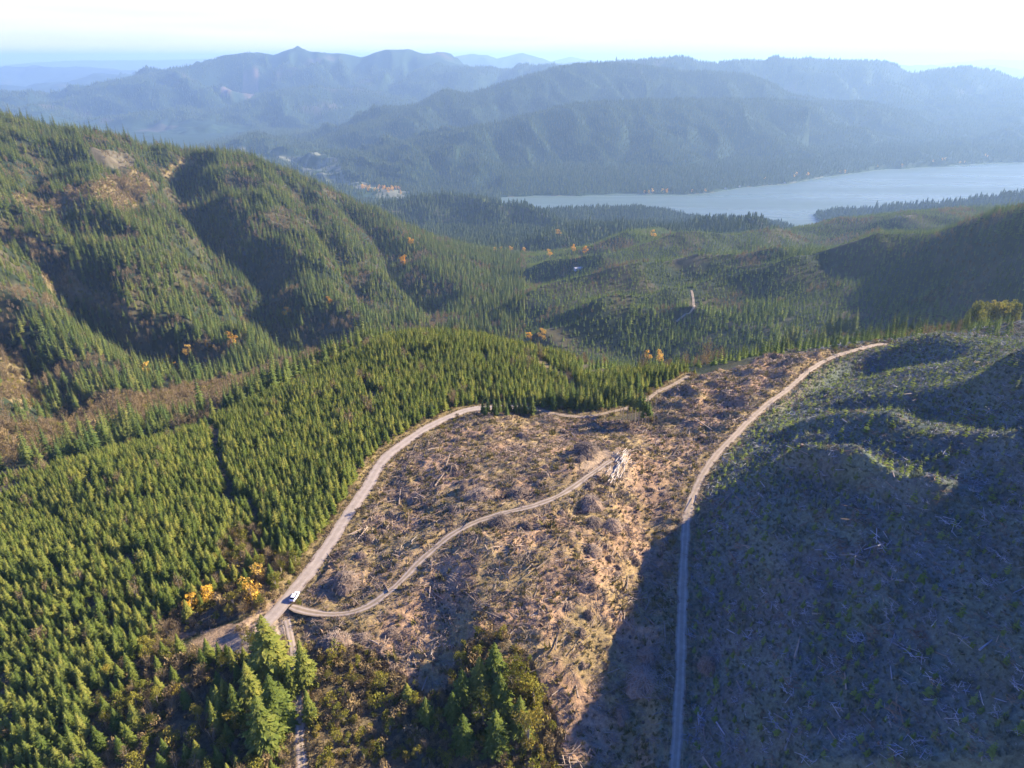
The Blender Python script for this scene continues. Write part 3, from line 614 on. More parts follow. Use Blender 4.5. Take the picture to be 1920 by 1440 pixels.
# ------------------------------------------------------------------ plant prototypes
PROTO = bpy.data.collections.new('prototypes')                 # never linked to the scene: only a source of meshes
def conifer_crown(h, r, whorls, per, seed, droop=0.35, bare=0.12, blobs=2, lean=0, fine=1.0):
    """whorls of drooping boughs, each bough a spray of leaf-sized faces"""
    rs = random.Random(seed); V = []; Fc = []
    def tri(a, b, c): i = len(V); V.extend((a, b, c)); Fc.append((i, i+1, i+2))
    for w_ in range(whorls):
        f = w_/(whorls-1); z = h*(bare+(0.985-bare)*f**0.92)
        R_ = r*((1-f)**0.85*0.96+0.05)*rs.uniform(0.8, 1.15)
        n_ = max(3, int(round(per*(0.5+0.5*(1-f)))))
        a0 = rs.random()*6.28
        for k in range(n_):
            a = a0+6.283*k/n_+rs.uniform(-.3, .3); L = R_*rs.uniform(0.68, 1.18)
            ca, sa = math.cos(a), math.sin(a); dz = -L*droop*rs.uniform(0.6, 1.3)+(0.10*h/whorls)*rs.uniform(-1, 1); wd = L*rs.uniform(0.34, 0.52)*fine
            base = Vector((0, 0, z+0.25*h/whorls)); tip = Vector((ca*L, sa*L, z+dz)); mid_ = base.lerp(tip, 0.55)+Vector((0, 0, L*0.10)); side = Vector((-sa, ca, 0))*wd
            tri(base, mid_+side*0.9-Vector((0, 0, wd*0.35)), tip); tri(base, tip, mid_-side*0.9-Vector((0, 0, wd*0.35)))
            for q in range(blobs):
                c = base.lerp(tip, rs.uniform(0.35, 0.95)); c = c+Vector((rs.uniform(-1, 1), rs.uniform(-1, 1), rs.uniform(-.3, .5)))*wd*0.6
                e = wd*rs.uniform(0.5, 0.85); d1 = Vector((rs.uniform(-1, 1), rs.uniform(-1, 1), rs.uniform(-.7, .3))).normalized()*e; d2 = Vector((ca, sa, -0.45+rs.uniform(-.4, .4))).normalized()*e*1.2
                tri(c-d1*0.6, c+d1*0.6, c+d2)
    tip0 = h; tri(Vector((-r*.08, 0, h*.93)), Vector((r*.08, 0, h*.93)), Vector((0, 0, tip0))); tri(Vector((0, -r*.08, h*.93)), Vector((0, r*.08, h*.93)), Vector((0, 0, tip0)))
    return V, Fc
def cone_tree(h, r, seed, rings=5, seg=7):
    """small tree for far slopes: ragged stacked skirts"""
    rs = random.Random(seed); V = []; Fc = []
    for k in range(rings):
        f = k/rings; z0 = h*(0.08+0.86*f); z1 = min(h, z0+h*0.42*(1-f*0.3)); R_ = r*(1-f)**0.8+0.12*r
        c = len(V); V.append((0, 0, z1))
        for s in range(seg): a = 6.283*(s+rs.uniform(-.25, .25))/seg; q = R_*rs.uniform(0.65, 1.2); V.append((q*math.cos(a), q*math.sin(a), z0+rs.uniform(-.04, .04)*h))
        for s in range(seg): Fc.append((c, c+1+s, c+1+(s+1) % seg))
    return V, Fc
def tube(V, Fc, p0, p1, r0, r1, seg=5):
    p0 = Vector(p0); p1 = Vector(p1); d = (p1-p0)
    if d.length < 1e-6: return
    q = d.to_track_quat('Z', 'Y'); b = len(V)
    for p_, r_ in ((p0, r0), (p1, r1)):
        for s in range(seg): a = 6.283*s/seg; V.append(p_+q@Vector((math.cos(a)*r_, math.sin(a)*r_, 0)))
    for s in range(seg): Fc.append((b+s, b+(s+1) % seg, b+seg+(s+1) % seg, b+seg+s))
    Fc.append(tuple(b+seg+s for s in range(seg))); Fc.append(tuple(b+seg-1-s for s in range(seg)))
def trunk_mesh(h, r): V = []; Fc = []; tube(V, Fc, (0, 0, -0.8), (0, 0, h*0.5), r, r*0.6); tube(V, Fc, (0, 0, h*0.5), (0, 0, h*0.97), r*0.6, r*0.1); return V, Fc
def leafy(h, r, n_, leaf, seed, hollow=0.35, base=0.28, branches=9, clumps=9):
    """broadleaf: limbs, and leaves in uneven clumps round their ends; returns (wood), (leaves)"""
    rs = random.Random(seed); V = []; Fc = []; W = []; WF = []
    tube(W, WF, (0, 0, -0.8), (rs.uniform(-.05, .05)*h, rs.uniform(-.05, .05)*h, h*0.55), h*0.022, h*0.012)
    cl = []
    for k in range(clumps):
        a = rs.random()*6.283; rr = r*rs.random()**0.5*0.8; z = h*(base+(0.93-base)*rs.random()**0.8)
        rr *= math.sqrt(max(0.15, 1-((z/h-0.55)/0.5)**2)); cl.append((Vector((math.cos(a)*rr, math.sin(a)*rr, z)), r*rs.uniform(0.28, 0.5)))
    cl.append((Vector((0, 0, h*0.86)), r*0.38))
    for c, cr_ in cl[:branches]:
        tube(W, WF, (0, 0, h*rs.uniform(0.2, 0.5)), c, h*0.009, h*0.002, 4)
        for q in range(4): tube(W, WF, c.lerp(Vector((0, 0, h*0.4)), rs.random()*0.5), c+Vector((rs.uniform(-1, 1), rs.uniform(-1, 1), rs.uniform(0, 1.2)))*cr_, h*0.003, h*0.001, 3)
    for i in range(n_):
        c, cr_ = cl[rs.randrange(len(cl))]; d = Vector((rs.gauss(0, 1), rs.gauss(0, 1), rs.gauss(0, 1))).normalized()*cr_*(hollow+(1-hollow)*rs.random()**0.4)
        p = c+d; u_ = Vector((rs.gauss(0, 1), rs.gauss(0, 1), rs.gauss(0, 1))).normalized(); v_ = u_.orthogonal().normalized(); e = leaf*rs.uniform(0.6, 1.3)
        i0 = len(V); V.extend((p-u_*e*.5, p+u_*e*.5, p+v_*e*.9)); Fc.append((i0, i0+1, i0+2))
    return (W, WF), (V, Fc)
def twiggy(h, r, n_, seed, fine=0.035):
    """leafless broadleaf: a fountain of thin limbs and twigs"""
    rs = random.Random(seed); W = []; WF = []; V = []; Fc = []
    stems = rs.randint(2, 4)
    for s in range(stems):
        a = rs.random()*6.283; lean = rs.uniform(0.05, 0.3); p = Vector((0, 0, -0.5)); d = Vector((math.cos(a)*lean, math.sin(a)*lean, 1)).normalized(); L = h*rs.uniform(0.7, 0.97)
        q = p+d*L*0.6+Vector((rs.uniform(-.04, .04), rs.uniform(-.04, .04), 0))*h; e = q+(d+Vector((rs.uniform(-.2, .2), rs.uniform(-.2, .2), 0))).normalized()*L*0.4
        tube(W, WF, p, q, h*0.014, h*0.009, 4); tube(W, WF, q, e, h*0.009, h*0.003, 4)
        for k in range(n_//stems):
            t_ = rs.uniform(0.2, 1); b = p.lerp(q, t_/0.6) if t_ < 0.6 else q.lerp(e, (t_-0.6)/0.4); aa = rs.random()*6.283
            l = r*rs.uniform(0.35, 1.0)*(1.25-t_*0.75); dd = Vector((math.cos(aa), math.sin(aa), rs.uniform(0.35, 1.3))).normalized(); f = b+dd*l
            sd = dd.orthogonal().normalized()*fine*h*0.25; i0 = len(V); V.extend((b-sd, b+sd, f)); Fc.append((i0, i0+1, i0+2))
            for m_ in range(3):
                g_ = b.lerp(f, rs.uniform(.35, 1)); h_ = g_+(dd+Vector((rs.uniform(-1, 1), rs.uniform(-1, 1), rs.uniform(-.2, .8)))).normalized()*l*rs.uniform(.25, .5); sd = Vector((rs.gauss(0, 1), rs.gauss(0, 1), rs.gauss(0, 1))).normalized()*fine*h*0.3
                i0 = len(V); V.extend((g_-sd, g_+sd, h_)); Fc.append((i0, i0+1, i0+2))
    return (W, WF), (V, Fc)
def debris(kind, seed):
    rs = random.Random(seed); V = []; Fc = []
    if kind == 'log': tube(V, Fc, (-1.2, 0, 0.1), (1.2, 0.1, 0.2), 0.10, 0.055, 5)
    if kind == 'sticks':
        for k in range(12):
            a = rs.random()*6.283; l = rs.uniform(0.5, 1.7); c = Vector((rs.uniform(-.8, .8), rs.uniform(-.8, .8), rs.uniform(.05, .3))); d = Vector((math.cos(a), math.sin(a), rs.uniform(-.2, .45)))*l*.5
            tube(V, Fc, c-d, c+d, .05, .025, 3)
    if kind == 'tuft':
        for k in range(14):
            a = rs.random()*6.283; b = Vector((rs.uniform(-.35, .35), rs.uniform(-.35, .35), 0)); d = Vector((math.cos(a)*.4, math.sin(a)*.4, rs.uniform(.3, .7))); s = Vector((-math.sin(a), math.cos(a), 0))*.13
            i0 = len(V); V.extend((b-s, b+s, b+d)); Fc.append((i0, i0+1, i0+2))
    if kind == 'stump': tube(V, Fc, (0, 0, -.15), (0, 0, .32), .30, .22, 8)
    return V, Fc
def both(name, wood, mw_, leaf, ml_):
    V = list(wood[0])+list(leaf[0]); o = len(wood[0]); Fc = list(wood[1])+[tuple(i+o for i in f) for f in leaf[1]]
    ob = mesh_obj(name, V, Fc, [mw_, ml_], link=False); mi = np.zeros(len(Fc), dtype=np.int32); mi[len(wood[1]):] = 1
    ob.data.polygons.foreach_set('material_index', mi); return ob
def pcoll(name, objs):
    c = bpy.data.collections.new(name)
    for o in objs: c.objects.link(o)
    return c
young_parts = []
for k in range(4):
    cr_ = conifer_crown(6.2, 1.5, 12, 8, 100+k, blobs=4, droop=0.2); tr = trunk_mesh(6.1, 0.11); young_parts.append((tr, cr_))
C_young = pcoll('young', [both('p_young_%d' % k, t_, M_bark, c_, M_young) for k, (t_, c_) in enumerate(young_parts)])
C_oldc = pcoll('old', [both('p_old_%d' % k, trunk_mesh(18, 0.25), M_bark, conifer_crown(17, 2.75, 15, 7, 200+k, blobs=2, bare=0.12), M_old) for k in range(4)])
C_farc = pcoll('far', [mesh_obj('p_far_%d' % k, *cone_tree(22, 4.2, 300+k), M_far, link=False) for k in range(4)])
C_midc = pcoll('mid', [mesh_obj('p_mid_%d' % k, *conifer_crown(13, 2.6, 9, 6, 330+k, blobs=1), M_mid, link=False) for k in range(4)])
C_tw = pcoll('twig', [both('p_twig_%d' % k, *[x for y in zip(twiggy(7, 2.6, 90, 400+k), (M_pbark, M_twig)) for x in y]) for k in range(4)])
C_shrub = pcoll('shrub', [both('p_shrub_%d' % k, *[x for y in zip(leafy(2.6, 1.7, 150, 0.42, 450+k, base=0.15), (M_bark, [M_twig, M_olive, M_twig][k])) for x in y]) for k in range(3)])
C_deb = pcoll('deb', [mesh_obj('p_%s_%d' % (kd, k), *debris(kd, 500+k), m_, link=False) for k, (kd, m_) in enumerate([('log', M_wood), ('log', M_grey), ('sticks', M_wood), ('sticks', M_dead), ('sticks', M_grey), ('stump', M_dead), ('tuft', M_grass), ('tuft', M_grass), ('tuft', M_dead)])])
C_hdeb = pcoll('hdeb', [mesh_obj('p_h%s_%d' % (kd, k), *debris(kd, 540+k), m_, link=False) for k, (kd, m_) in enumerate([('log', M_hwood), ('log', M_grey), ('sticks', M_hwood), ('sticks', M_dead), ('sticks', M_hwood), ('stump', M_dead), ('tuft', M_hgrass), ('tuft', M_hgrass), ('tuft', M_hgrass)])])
C_seed = pcoll('seed', [mesh_obj('p_seed_%d' % k, *conifer_crown(1.7, 0.62, 5, 6, 600+k, bare=0.05, blobs=1, droop=0.1), M_seed, link=False) for k in range(3)])
# ------------------------------------------------------------------ scatter
def scatter(name, pts, coll, idx, rotz, scl, label, cat, tilt=None, group=None):
    """one object of stuff: instances of a few meshes at measured points"""
    me = bpy.data.meshes.new(name); me.vertices.add(len(pts)); me.vertices.foreach_set('co', np.asarray(pts, np.float32).ravel())
    rot = np.zeros((len(pts), 3), np.float32); rot[:, 2] = rotz
    if tilt is not None: rot[:, :2] = tilt
    scl = np.asarray(scl, np.float32); scl = np.repeat(scl[:, None], 3, 1) if scl.ndim == 1 else scl
    a = me.attributes.new('rot', 'FLOAT_VECTOR', 'POINT'); a.data.foreach_set('vector', rot.ravel())
    a = me.attributes.new('scl', 'FLOAT_VECTOR', 'POINT'); a.data.foreach_set('vector', scl.ravel())
    a = me.attributes.new('idx', 'INT', 'POINT'); a.data.foreach_set('value', np.asarray(idx, np.int32))
    me.update(); o = bpy.data.objects.new(name, me); ROOT.objects.link(o)
    ng = bpy.data.node_groups.new(name, 'GeometryNodeTree'); ng.interface.new_socket('Geometry', in_out='INPUT', socket_type='NodeSocketGeometry'); ng.interface.new_socket('Geometry', in_out='OUTPUT', socket_type='NodeSocketGeometry')
    gi = ng.nodes.new('NodeGroupInput'); go = ng.nodes.new('NodeGroupOutput'); ip = ng.nodes.new('GeometryNodeInstanceOnPoints')
    cin = ng.nodes.new('GeometryNodeCollectionInfo'); cin.inputs['Collection'].default_value = coll; cin.inputs['Separate Children'].default_value = True; cin.inputs['Reset Children'].default_value = True
    def na(nm, ty): k = ng.nodes.new('GeometryNodeInputNamedAttribute'); k.data_type = ty; k.inputs['Name'].default_value = nm; return [s for s in k.outputs if s.enabled and s.name == 'Attribute'][0]
    e2r = ng.nodes.new('FunctionNodeEulerToRotation')
    L = ng.links.new; L(gi.outputs[0], ip.inputs['Points']); L(cin.outputs[0], ip.inputs['Instance']); ip.inputs['Pick Instance'].default_value = True
    L(na('idx', 'INT'), ip.inputs['Instance Index']); L(na('rot', 'FLOAT_VECTOR'), e2r.inputs[0]); L(e2r.outputs[0], ip.inputs['Rotation']); L(na('scl', 'FLOAT_VECTOR'), ip.inputs['Scale']); L(ip.outputs[0], go.inputs[0])
    md = o.modifiers.new('scatter', 'NODES'); md.node_group = ng
    tag(o, label, cat, group, 'stuff'); return o
def jgrid(x0, x1, y0, y1, d, jit=0.45):
    a, b = np.meshgrid(np.arange(x0, x1, d), np.arange(y0, y1, d)); a = a+rng.uniform(-jit, jit, a.shape)*d; b = b+rng.uniform(-jit, jit, b.shape)*d
    return a.ravel(), b.ravel()
def mval(k, x, y): return grid_at(M[k] if isinstance(k, str) else k, x, y)
def infr(x, y, mrg=1.12):
    """inside the field of view plus a margin, at ground height"""
    z = grid_at(H, x, y)-CAMH; dpt = y*cp-z*sp
    return (np.abs(x/dpt) < 0.75*mrg) & ((y*sp+z*cp)/dpt > -0.5625*1.10) & (dpt > 10)
def depth(x, y): return y*cp-(grid_at(H, x, y)-CAMH)*sp
BIG = {}
# 1. plantation
x, y = jgrid(-420, 330, 70, 620, 2.1, 0.42)
k = (x/y > -1.16) & (y > 60); x, y = x[k], y[k]
k = infr(x, y, 1.15) & (mval('plantation', x, y) > 0.5) & (mval('gap_a', x, y) < 0.5) & (mval('gap_b', x, y) < 0.5) & (mval('gap_c', x, y) < 0.5) & (grid_at(roadmask, x, y) > 3.2)
x, y = x[k], y[k]
for gu, gv in ((474, 1130), (485, 1088), (393, 1128), (360, 1146)):
    gx, gy = cast(gu, gv); k = np.hypot(x-gx*.96, y-gy*.96) > 4.5; x, y = x[k], y[k]
thin = fbm(x, y, 40, 3, 701); lowz = grid_at(H, x, y)
stream_side = sstep(-0.1, 0.6, thin)*sstep(-33, -48, lowz)
k = visible(x, y, 10) & (rng.random(len(x)) > 0.10+0.75*stream_side+0.6*(thin > 0.5)); x, y = x[k], y[k]
hs = 1.0+0.22*fbm(x, y, 55, 2, 702)+rng.normal(0, 0.19, len(x)); hs = np.clip(hs*np.where(grid_at(H, x, y) < -34, 0.72, 1.0), 0.4, 1.5)
z = grid_at(H, x, y)
od = np.argsort(np.hypot(x, y)**2+(z-CAMH)**2)
ix = rng.integers(0, 4, len(x)); rz = rng.random(len(x))*6.28
near = od[infr(x[od], y[od], 1.0)][:250]; rest = np.setdiff1d(np.arange(len(x)), near)
sx_ = np.column_stack([hs*rng.uniform(0.85, 1.15, len(x)), hs*rng.uniform(0.85, 1.15, len(x)), hs])
scatter('conifer_plantation', np.column_stack([x, y, z])[rest], C_young, ix[rest], rz[rest], sx_[rest], 'dense even-aged young green conifers filling the land left of the paved road', 'forest')
ym = [(mesh_obj('trunk', *t_, M_bark, link=False).data, mesh_obj('crown', *c_, M_young, link=False).data) for t_, c_ in young_parts]
def tree_obj(name, x_, y_, z_, rz_, s3, tm, cm, label, cat, group, extra=None):
    e = bpy.data.objects.new(name, None); e.location = (x_, y_, z_-0.05); e.rotation_euler = (0, 0, rz_); e.scale = s3; e.empty_display_size = 0.5
    ROOT.objects.link(e); tag(e, label, cat, group)
    for nm, me in (('trunk', tm), ('crown', cm)):
        if me: c = bpy.data.objects.new(nm, me); c.parent = e; ROOT.objects.link(c)
    return e
for i in near:
    tree_obj('young_conifer', x[i], y[i], z[i], rz[i], tuple(sx_[i]), *ym[ix[i]], 'green young conifer in the dense plantation at the lower left', 'tree', 'plantation conifers nearest the viewer')
print('plantation', len(x))
x2, y2 = jgrid(-420, 330, 70, 620, 7.5, 0.5); k = infr(x2, y2, 1.1) & (mval('plantation', x2, y2) > 0.5) & (grid_at(roadmask, x2, y2) > 3) & (fbm(x2, y2, 45, 3, 771) > 0.12) & (rng.random(len(x2)) < 0.45); x2, y2 = x2[k], y2[k]
PB = (x2, y2)
# 2. left mountain: older conifers, bare broadleaf woods in the ravines and on the valley floor
x, y = jgrid(-1500, 500, 300, 1750, 6.0)
k = (x/y > -1.14) & infr(x, y, 1.1); x, y = x[k], y[k]
zz = grid_at(H, x, y)
k = (mval(leftm, x, y) > 0.25) | ((x/y < 0.02) & (zz < -18)); k &= mval('plantation', x, y) < 0.5
x, y = x[k], y[k]; k = visible(x, y, 18); x, y = x[k], y[k]
tan = np.clip(sum(mval(q, x, y) for q in ('tan_a', 'tan_b', 'tan_c', 'tan_d', 'logged_a', 'upper_bare')), 0, 1)
strip = mval('stream_strip', x, y)
ravine = sstep(6, 22, grid_at(Hb-H, x, y)); ns = fbm(x, y, 75, 4, 711); ns2 = fbm(x, y, 26, 3, 712)
pb = np.clip(0.06+0.9*tan+0.45*ravine*(ns2 > -0.1)+0.85*sstep(0.16, 0.45, ns), 0, 0.97)
lowf = sstep(90, 30, np.abs(y-np.interp(x, [-480, -300, -215, -110, -30, 60], [330, 400, 470, 640, 800, 1000])))*0.35
u_ = rng.random(len(x)); brd = u_ < np.clip(pb+lowf, 0, 0.97)
con = ~brd & (strip < 0.5) & (rng.random(len(x)) < 0.93)
lg = mval('logged_a', x, y)+mval('upper_bare', x, y) > 0.5
brd = (brd | (strip > 0.5)) & ~(lg & (rng.random(len(x)) > 0.3)); con &= ~(lg & (rng.random(len(x)) > 0.15))
def put(name, sel, x, y, coll, ncl, s_, label, cat, sv=0.22, z0=-0.3):
    xs, ys = x[sel], y[sel]; m_ = len(xs); sc3 = (s_ if np.ndim(s_) == 0 else s_[sel])*np.exp(rng.normal(0, sv, m_))
    s3 = np.column_stack([sc3*rng.uniform(.85, 1.18, m_), sc3*rng.uniform(.85, 1.18, m_), sc3*rng.uniform(.9, 1.15, m_)])
    print(name, m_)
    return scatter(name, np.column_stack([xs, ys, grid_at(H, xs, ys)+z0]), coll, rng.integers(0, ncl, m_), rng.random(m_)*6.28, s3, label, cat)
fs = 1.0-0.45*sstep(-0.1, 0.4, fbm(x, y, 220, 2, 713))*sstep(900, 700, y)
put('mountain_forest', con, x, y, C_oldc, 4, 0.92*fs, 'dark green conifer forest covering the steep mountainside on the left', 'forest')
put('broadleaf_woods', brd, x, y, C_tw, 4, 1.05, 'tan leafless broadleaf trees in the ravines and valley floor on the left', 'woods', 0.3)
put('plantation_broadleaves', np.ones(len(PB[0]), bool), *PB, C_tw, 4, 0.95, 'tan leafless broadleaf trees scattered singly through the young plantation', 'woods', 0.25)
x, y = jgrid(-620, 120, 300, 1000, 2.7); k = infr(x, y) & (mval('stream_strip', x, y) > 0.5); x, y = x[k], y[k]
put('streamside_brush', np.ones(len(x), bool), x, y, C_shrub, 3, 0.9, 'pale tan brush along the stream at the foot of the mountain', 'brush', 0.3)
x, y = jgrid(-1300, 100, 430, 1600, 4.2); k = infr(x, y) & (sum(mval(q, x, y) for q in ('tan_a', 'tan_b', 'tan_c', 'tan_d', 'upper_bare')) > 0.4); x, y = x[k], y[k]
put('slope_brush', rng.random(len(x)) < 0.85, x, y, C_shrub, 3, 1.15, 'yellowish brush on the sunlit openings of the left mountain', 'brush', 0.3)
# 3. far side of the plantation crest, valley bench, lake lowland
x, y = jgrid(-700, 2300, 335, 2100, 6.4)
k = infr(x, y, 1.08) & (x/y < 1.2) & (grid_at(roadmask, x, y) > 3); x, y = x[k], y[k]
k = (mval(leftm, x, y) <= 0.25) & (mval('plantation', x, y) < 0.5) & (mval('clearcut', x, y) < 0.5) & (mval('right_hill', x, y) < 0.5) & ~((x/y < 0.02) & (y < 1500)) & (mval('bare_right', x, y) < 0.5)
x, y = x[k], y[k]; k = visible(x, y, 14); x, y = x[k], y[k]
ns = fbm(x, y, 110, 4, 721)
br = (ns > 0.42) & (rng.random(len(x)) < 0.7); gap = (ns < -0.55) & (rng.random(len(x)) < 0.6); oldp = fbm(x, y, 190, 2, 722) > 0.35
put('valley_forest', ~br & ~gap, x, y, C_midc, 4, np.where(oldp, 0.95, 0.6), 'green conifer forest on the rolling valley bench beyond the clearcut', 'forest', 0.16)
put('valley_broadleaves', br, x, y, C_tw, 4, 1.1, 'brownish leafless trees among the valley conifers beyond the clearcut', 'woods', 0.25)
x, y = jgrid(-900, 3600, 2050, 4100, 13)
k = infr(x, y, 1.08); x, y = x[k], y[k]; k = (grid_at(H, x, y) > LAKE+4) & (mval('plantation', x, y) < 0.5); x, y = x[k], y[k]; k = visible(x, y, 20); x, y = x[k], y[k]
put('lakeshore_forest', rng.random(len(x)) < 0.93, x, y, C_farc, 4, 1.0, 'hazy conifer forest on the low land this side of the lake', 'forest', 0.2)
# 4. mountains across the lake
x, y = jgrid(-3000, 6600, 4150, 8600, 19)
k = infr(x, y, 1.05); x, y = x[k], y[k]; k = (grid_at(H, x, y) > LAKE+3) & (np.clip(mval('town', x, y)+mval('flats', x, y), 0, 1)*0.85 < rng.random(len(x))); x, y = x[k], y[k]; k = visible(x, y, 22, 0.004); x, y = x[k], y[k]
put('far_mountain_forest', rng.random(len(x)) < 0.95, x, y, C_farc, 4, 1.05, 'blue hazy conifer forest on the mountains across the lake', 'forest', 0.22)
x, y = jgrid(-7800, 9500, 8600, 11800, 31)
k = infr(x, y, 1.03); x, y = x[k], y[k]; k = (grid_at(H, x, y) > LAKE+3) & (mval('pink_slope', x, y) < 0.5); x, y = x[k], y[k]; k = visible(x, y, 25, 0.002); x, y = x[k], y[k]
put('distant_forest', rng.random(len(x)) < 0.93, x, y, C_farc, 4, 1.35, 'faint forest on the farthest blue mountains at the horizon', 'forest', 0.25)
# grass and sticks creeping over the road edges
x, y = jgrid(-120, 260, 85, 420, 0.8, 0.5); rm_ = grid_at(roadmask, x, y); k = (rm_ > -0.15) & (rm_ < 1.1) & infr(x, y) & visible(x, y, 1) & (rng.random(len(x)) < 0.6); x, y = x[k], y[k]
scatter('verge_grass', np.column_stack([x, y, grid_at(H, x, y)+.1]), C_deb, rng.choice([2, 3, 6, 7, 8], len(x)), rng.random(len(x))*6.28, np.exp(rng.normal(-0.5, 0.3, len(x))), 'dry grass and twigs along the ragged edges of the roads', 'grass')
# 5. clearcut debris
x, y = jgrid(-80, 230, 85, 420, 0.95, 0.5)
k = infr(x, y) & (mval('clearcut', x, y) > 0.5) & (mval('brush_wood', x, y) < 0.5) & (grid_at(roadmask, x, y) > 0.7); x, y = x[k], y[k]
dn = fbm(x, y, 12, 3, 731); k = (rng.random(len(x)) < 0.72+0.5*dn) & visible(x, y, 1) & (np.hypot(x-lx, y-ly) > 8); x, y, dn = x[k], y[k], dn[k]
big = rng.random(len(x))
ixd = np.select([big < 0.07, big < 0.12, big < 0.30, big < 0.36, big < 0.48, big < 0.52, big < 0.74, big < 0.97], [0, 1, 2, 3, 4, 5, 6, 7], 8)
s_ = np.exp(rng.normal(-0.12, 0.42, len(x))); dirn = fbm(x, y, 60, 2, 733)*2.2+0.7; rz = np.where(ixd < 2, dirn+rng.normal(0, 0.55, len(x)), rng.random(len(x))*6.28)
z = grid_at(H, x, y); tl = rng.normal(0, 0.12, (len(x), 2))
lgs = np.nonzero((ixd < 2))[0]; lgs = lgs[np.argsort(-(s_[lgs]/depth(x[lgs], y[lgs])))]; pick = lgs[infr(x[lgs], y[lgs], 1.0)][:200]; rest = np.setdiff1d(np.arange(len(x)), pick)
scatter('logging_debris', np.column_stack([x, y, z])[rest], C_deb, ixd[rest], rz[rest], s_[rest], 'brown and grey sticks, stumps and dry grass littering the clearcut', 'debris', tl[rest])
print('debris', len(x))
lm = [o.data for o in C_deb.objects][:2]
for i in pick:
    o = bpy.data.objects.new('fallen_log', C_deb.objects[int(ixd[i])].data); o.location = (x[i], y[i], z[i]); o.rotation_euler = (tl[i, 0], tl[i, 1], rz[i]); q = s_[i]; o.scale = (q*1.15, q, q)
    ROOT.objects.link(o); tag(o, 'weathered grey log left lying loose in the brown clearcut', 'log', 'loose logs in the clearcut')
# 6. hillside on the right: dead brush, sticks and planted seedlings
x, y = jgrid(35, 420, 60, 420, 1.15, 0.5)
k = infr(x, y) & (mval('right_hill', x, y) > 0.5) & (grid_at(roadmask, x, y) > 0.8); x, y = x[k], y[k]; k = visible(x, y, 1); x, y = x[k], y[k]
big = rng.random(len(x)); ixd = np.select([big < 0.03, big < 0.06, big < 0.16, big < 0.25, big < 0.33, big < 0.34, big < 0.62, big < 0.80], [0, 1, 2, 3, 4, 5, 6, 7], 8)
scatter('hillside_debris', np.column_stack([x, y, grid_at(H, x, y)]), C_hdeb, ixd, rng.random(len(x))*6.28, np.exp(rng.normal(-0.25, 0.45, len(x))), 'grey sticks and dry grass covering the shaded hillside right of the gravel road', 'debris', rng.normal(0, .12, (len(x), 2)))
x, y = jgrid(35, 420, 60, 420, 2.7, 0.3)
k = infr(x, y) & (mval('right_hill', x, y) > 0.5) & (grid_at(roadmask, x, y) > 1.5); x, y = x[k], y[k]
dn = 0.5+0.5*sstep(150, 230, y)+0.3*fbm(x, y, 30, 2, 741); k = (rng.random(len(x)) < dn) & visible(x, y, 1.5); x, y = x[k], y[k]; z = grid_at(H, x, y)
ixs = rng.integers(0, 3, len(x)); rz = rng.random(len(x))*6.28; s_ = np.exp(rng.normal(0.12, 0.28, len(x)))
od = np.argsort(depth(x, y)/s_); near = od[infr(x[od], y[od], 1.0)][:300]; rest = np.setdiff1d(np.arange(len(x)), near)
scatter('planted_seedlings', np.column_stack([x, y, z])[rest], C_seed, ixs[rest], rz[rest], s_[rest], 'bright green planted conifer seedlings dotting the upper hillside on the right', 'seedlings')
for i in near:
    o = bpy.data.objects.new('conifer_seedling', C_seed.objects[int(ixs[i])].data); o.location = (x[i], y[i], z[i]); o.rotation_euler = (0, 0, rz[i]); o.scale = (s_[i],)*3
    ROOT.objects.link(o); tag(o, 'small planted conifer seedling on the shaded lower right hillside', 'seedling', 'seedlings planted on the shaded hillside')
print('seed', len(x))
x, y = jgrid(150, 560, 230, 620, 2.0, 0.5)
k = infr(x, y, 1.1) & (mval('right_hill', x, y) < 0.5) & (mval('clearcut', x, y) < 0.5) & (x/y > 0.42) & (grid_at(H, x, y) > -110); x, y = x[k], y[k]; k = visible(x, y, 1.5); x, y = x[k], y[k]
scatter('slope_debris', np.column_stack([x, y, grid_at(H, x, y)]), C_hdeb, rng.integers(0, 9, len(x)), rng.random(len(x))*6.28, np.exp(rng.normal(0.1, 0.4, len(x))), 'grey brush and sticks on the logged slope beyond the right hill', 'debris')
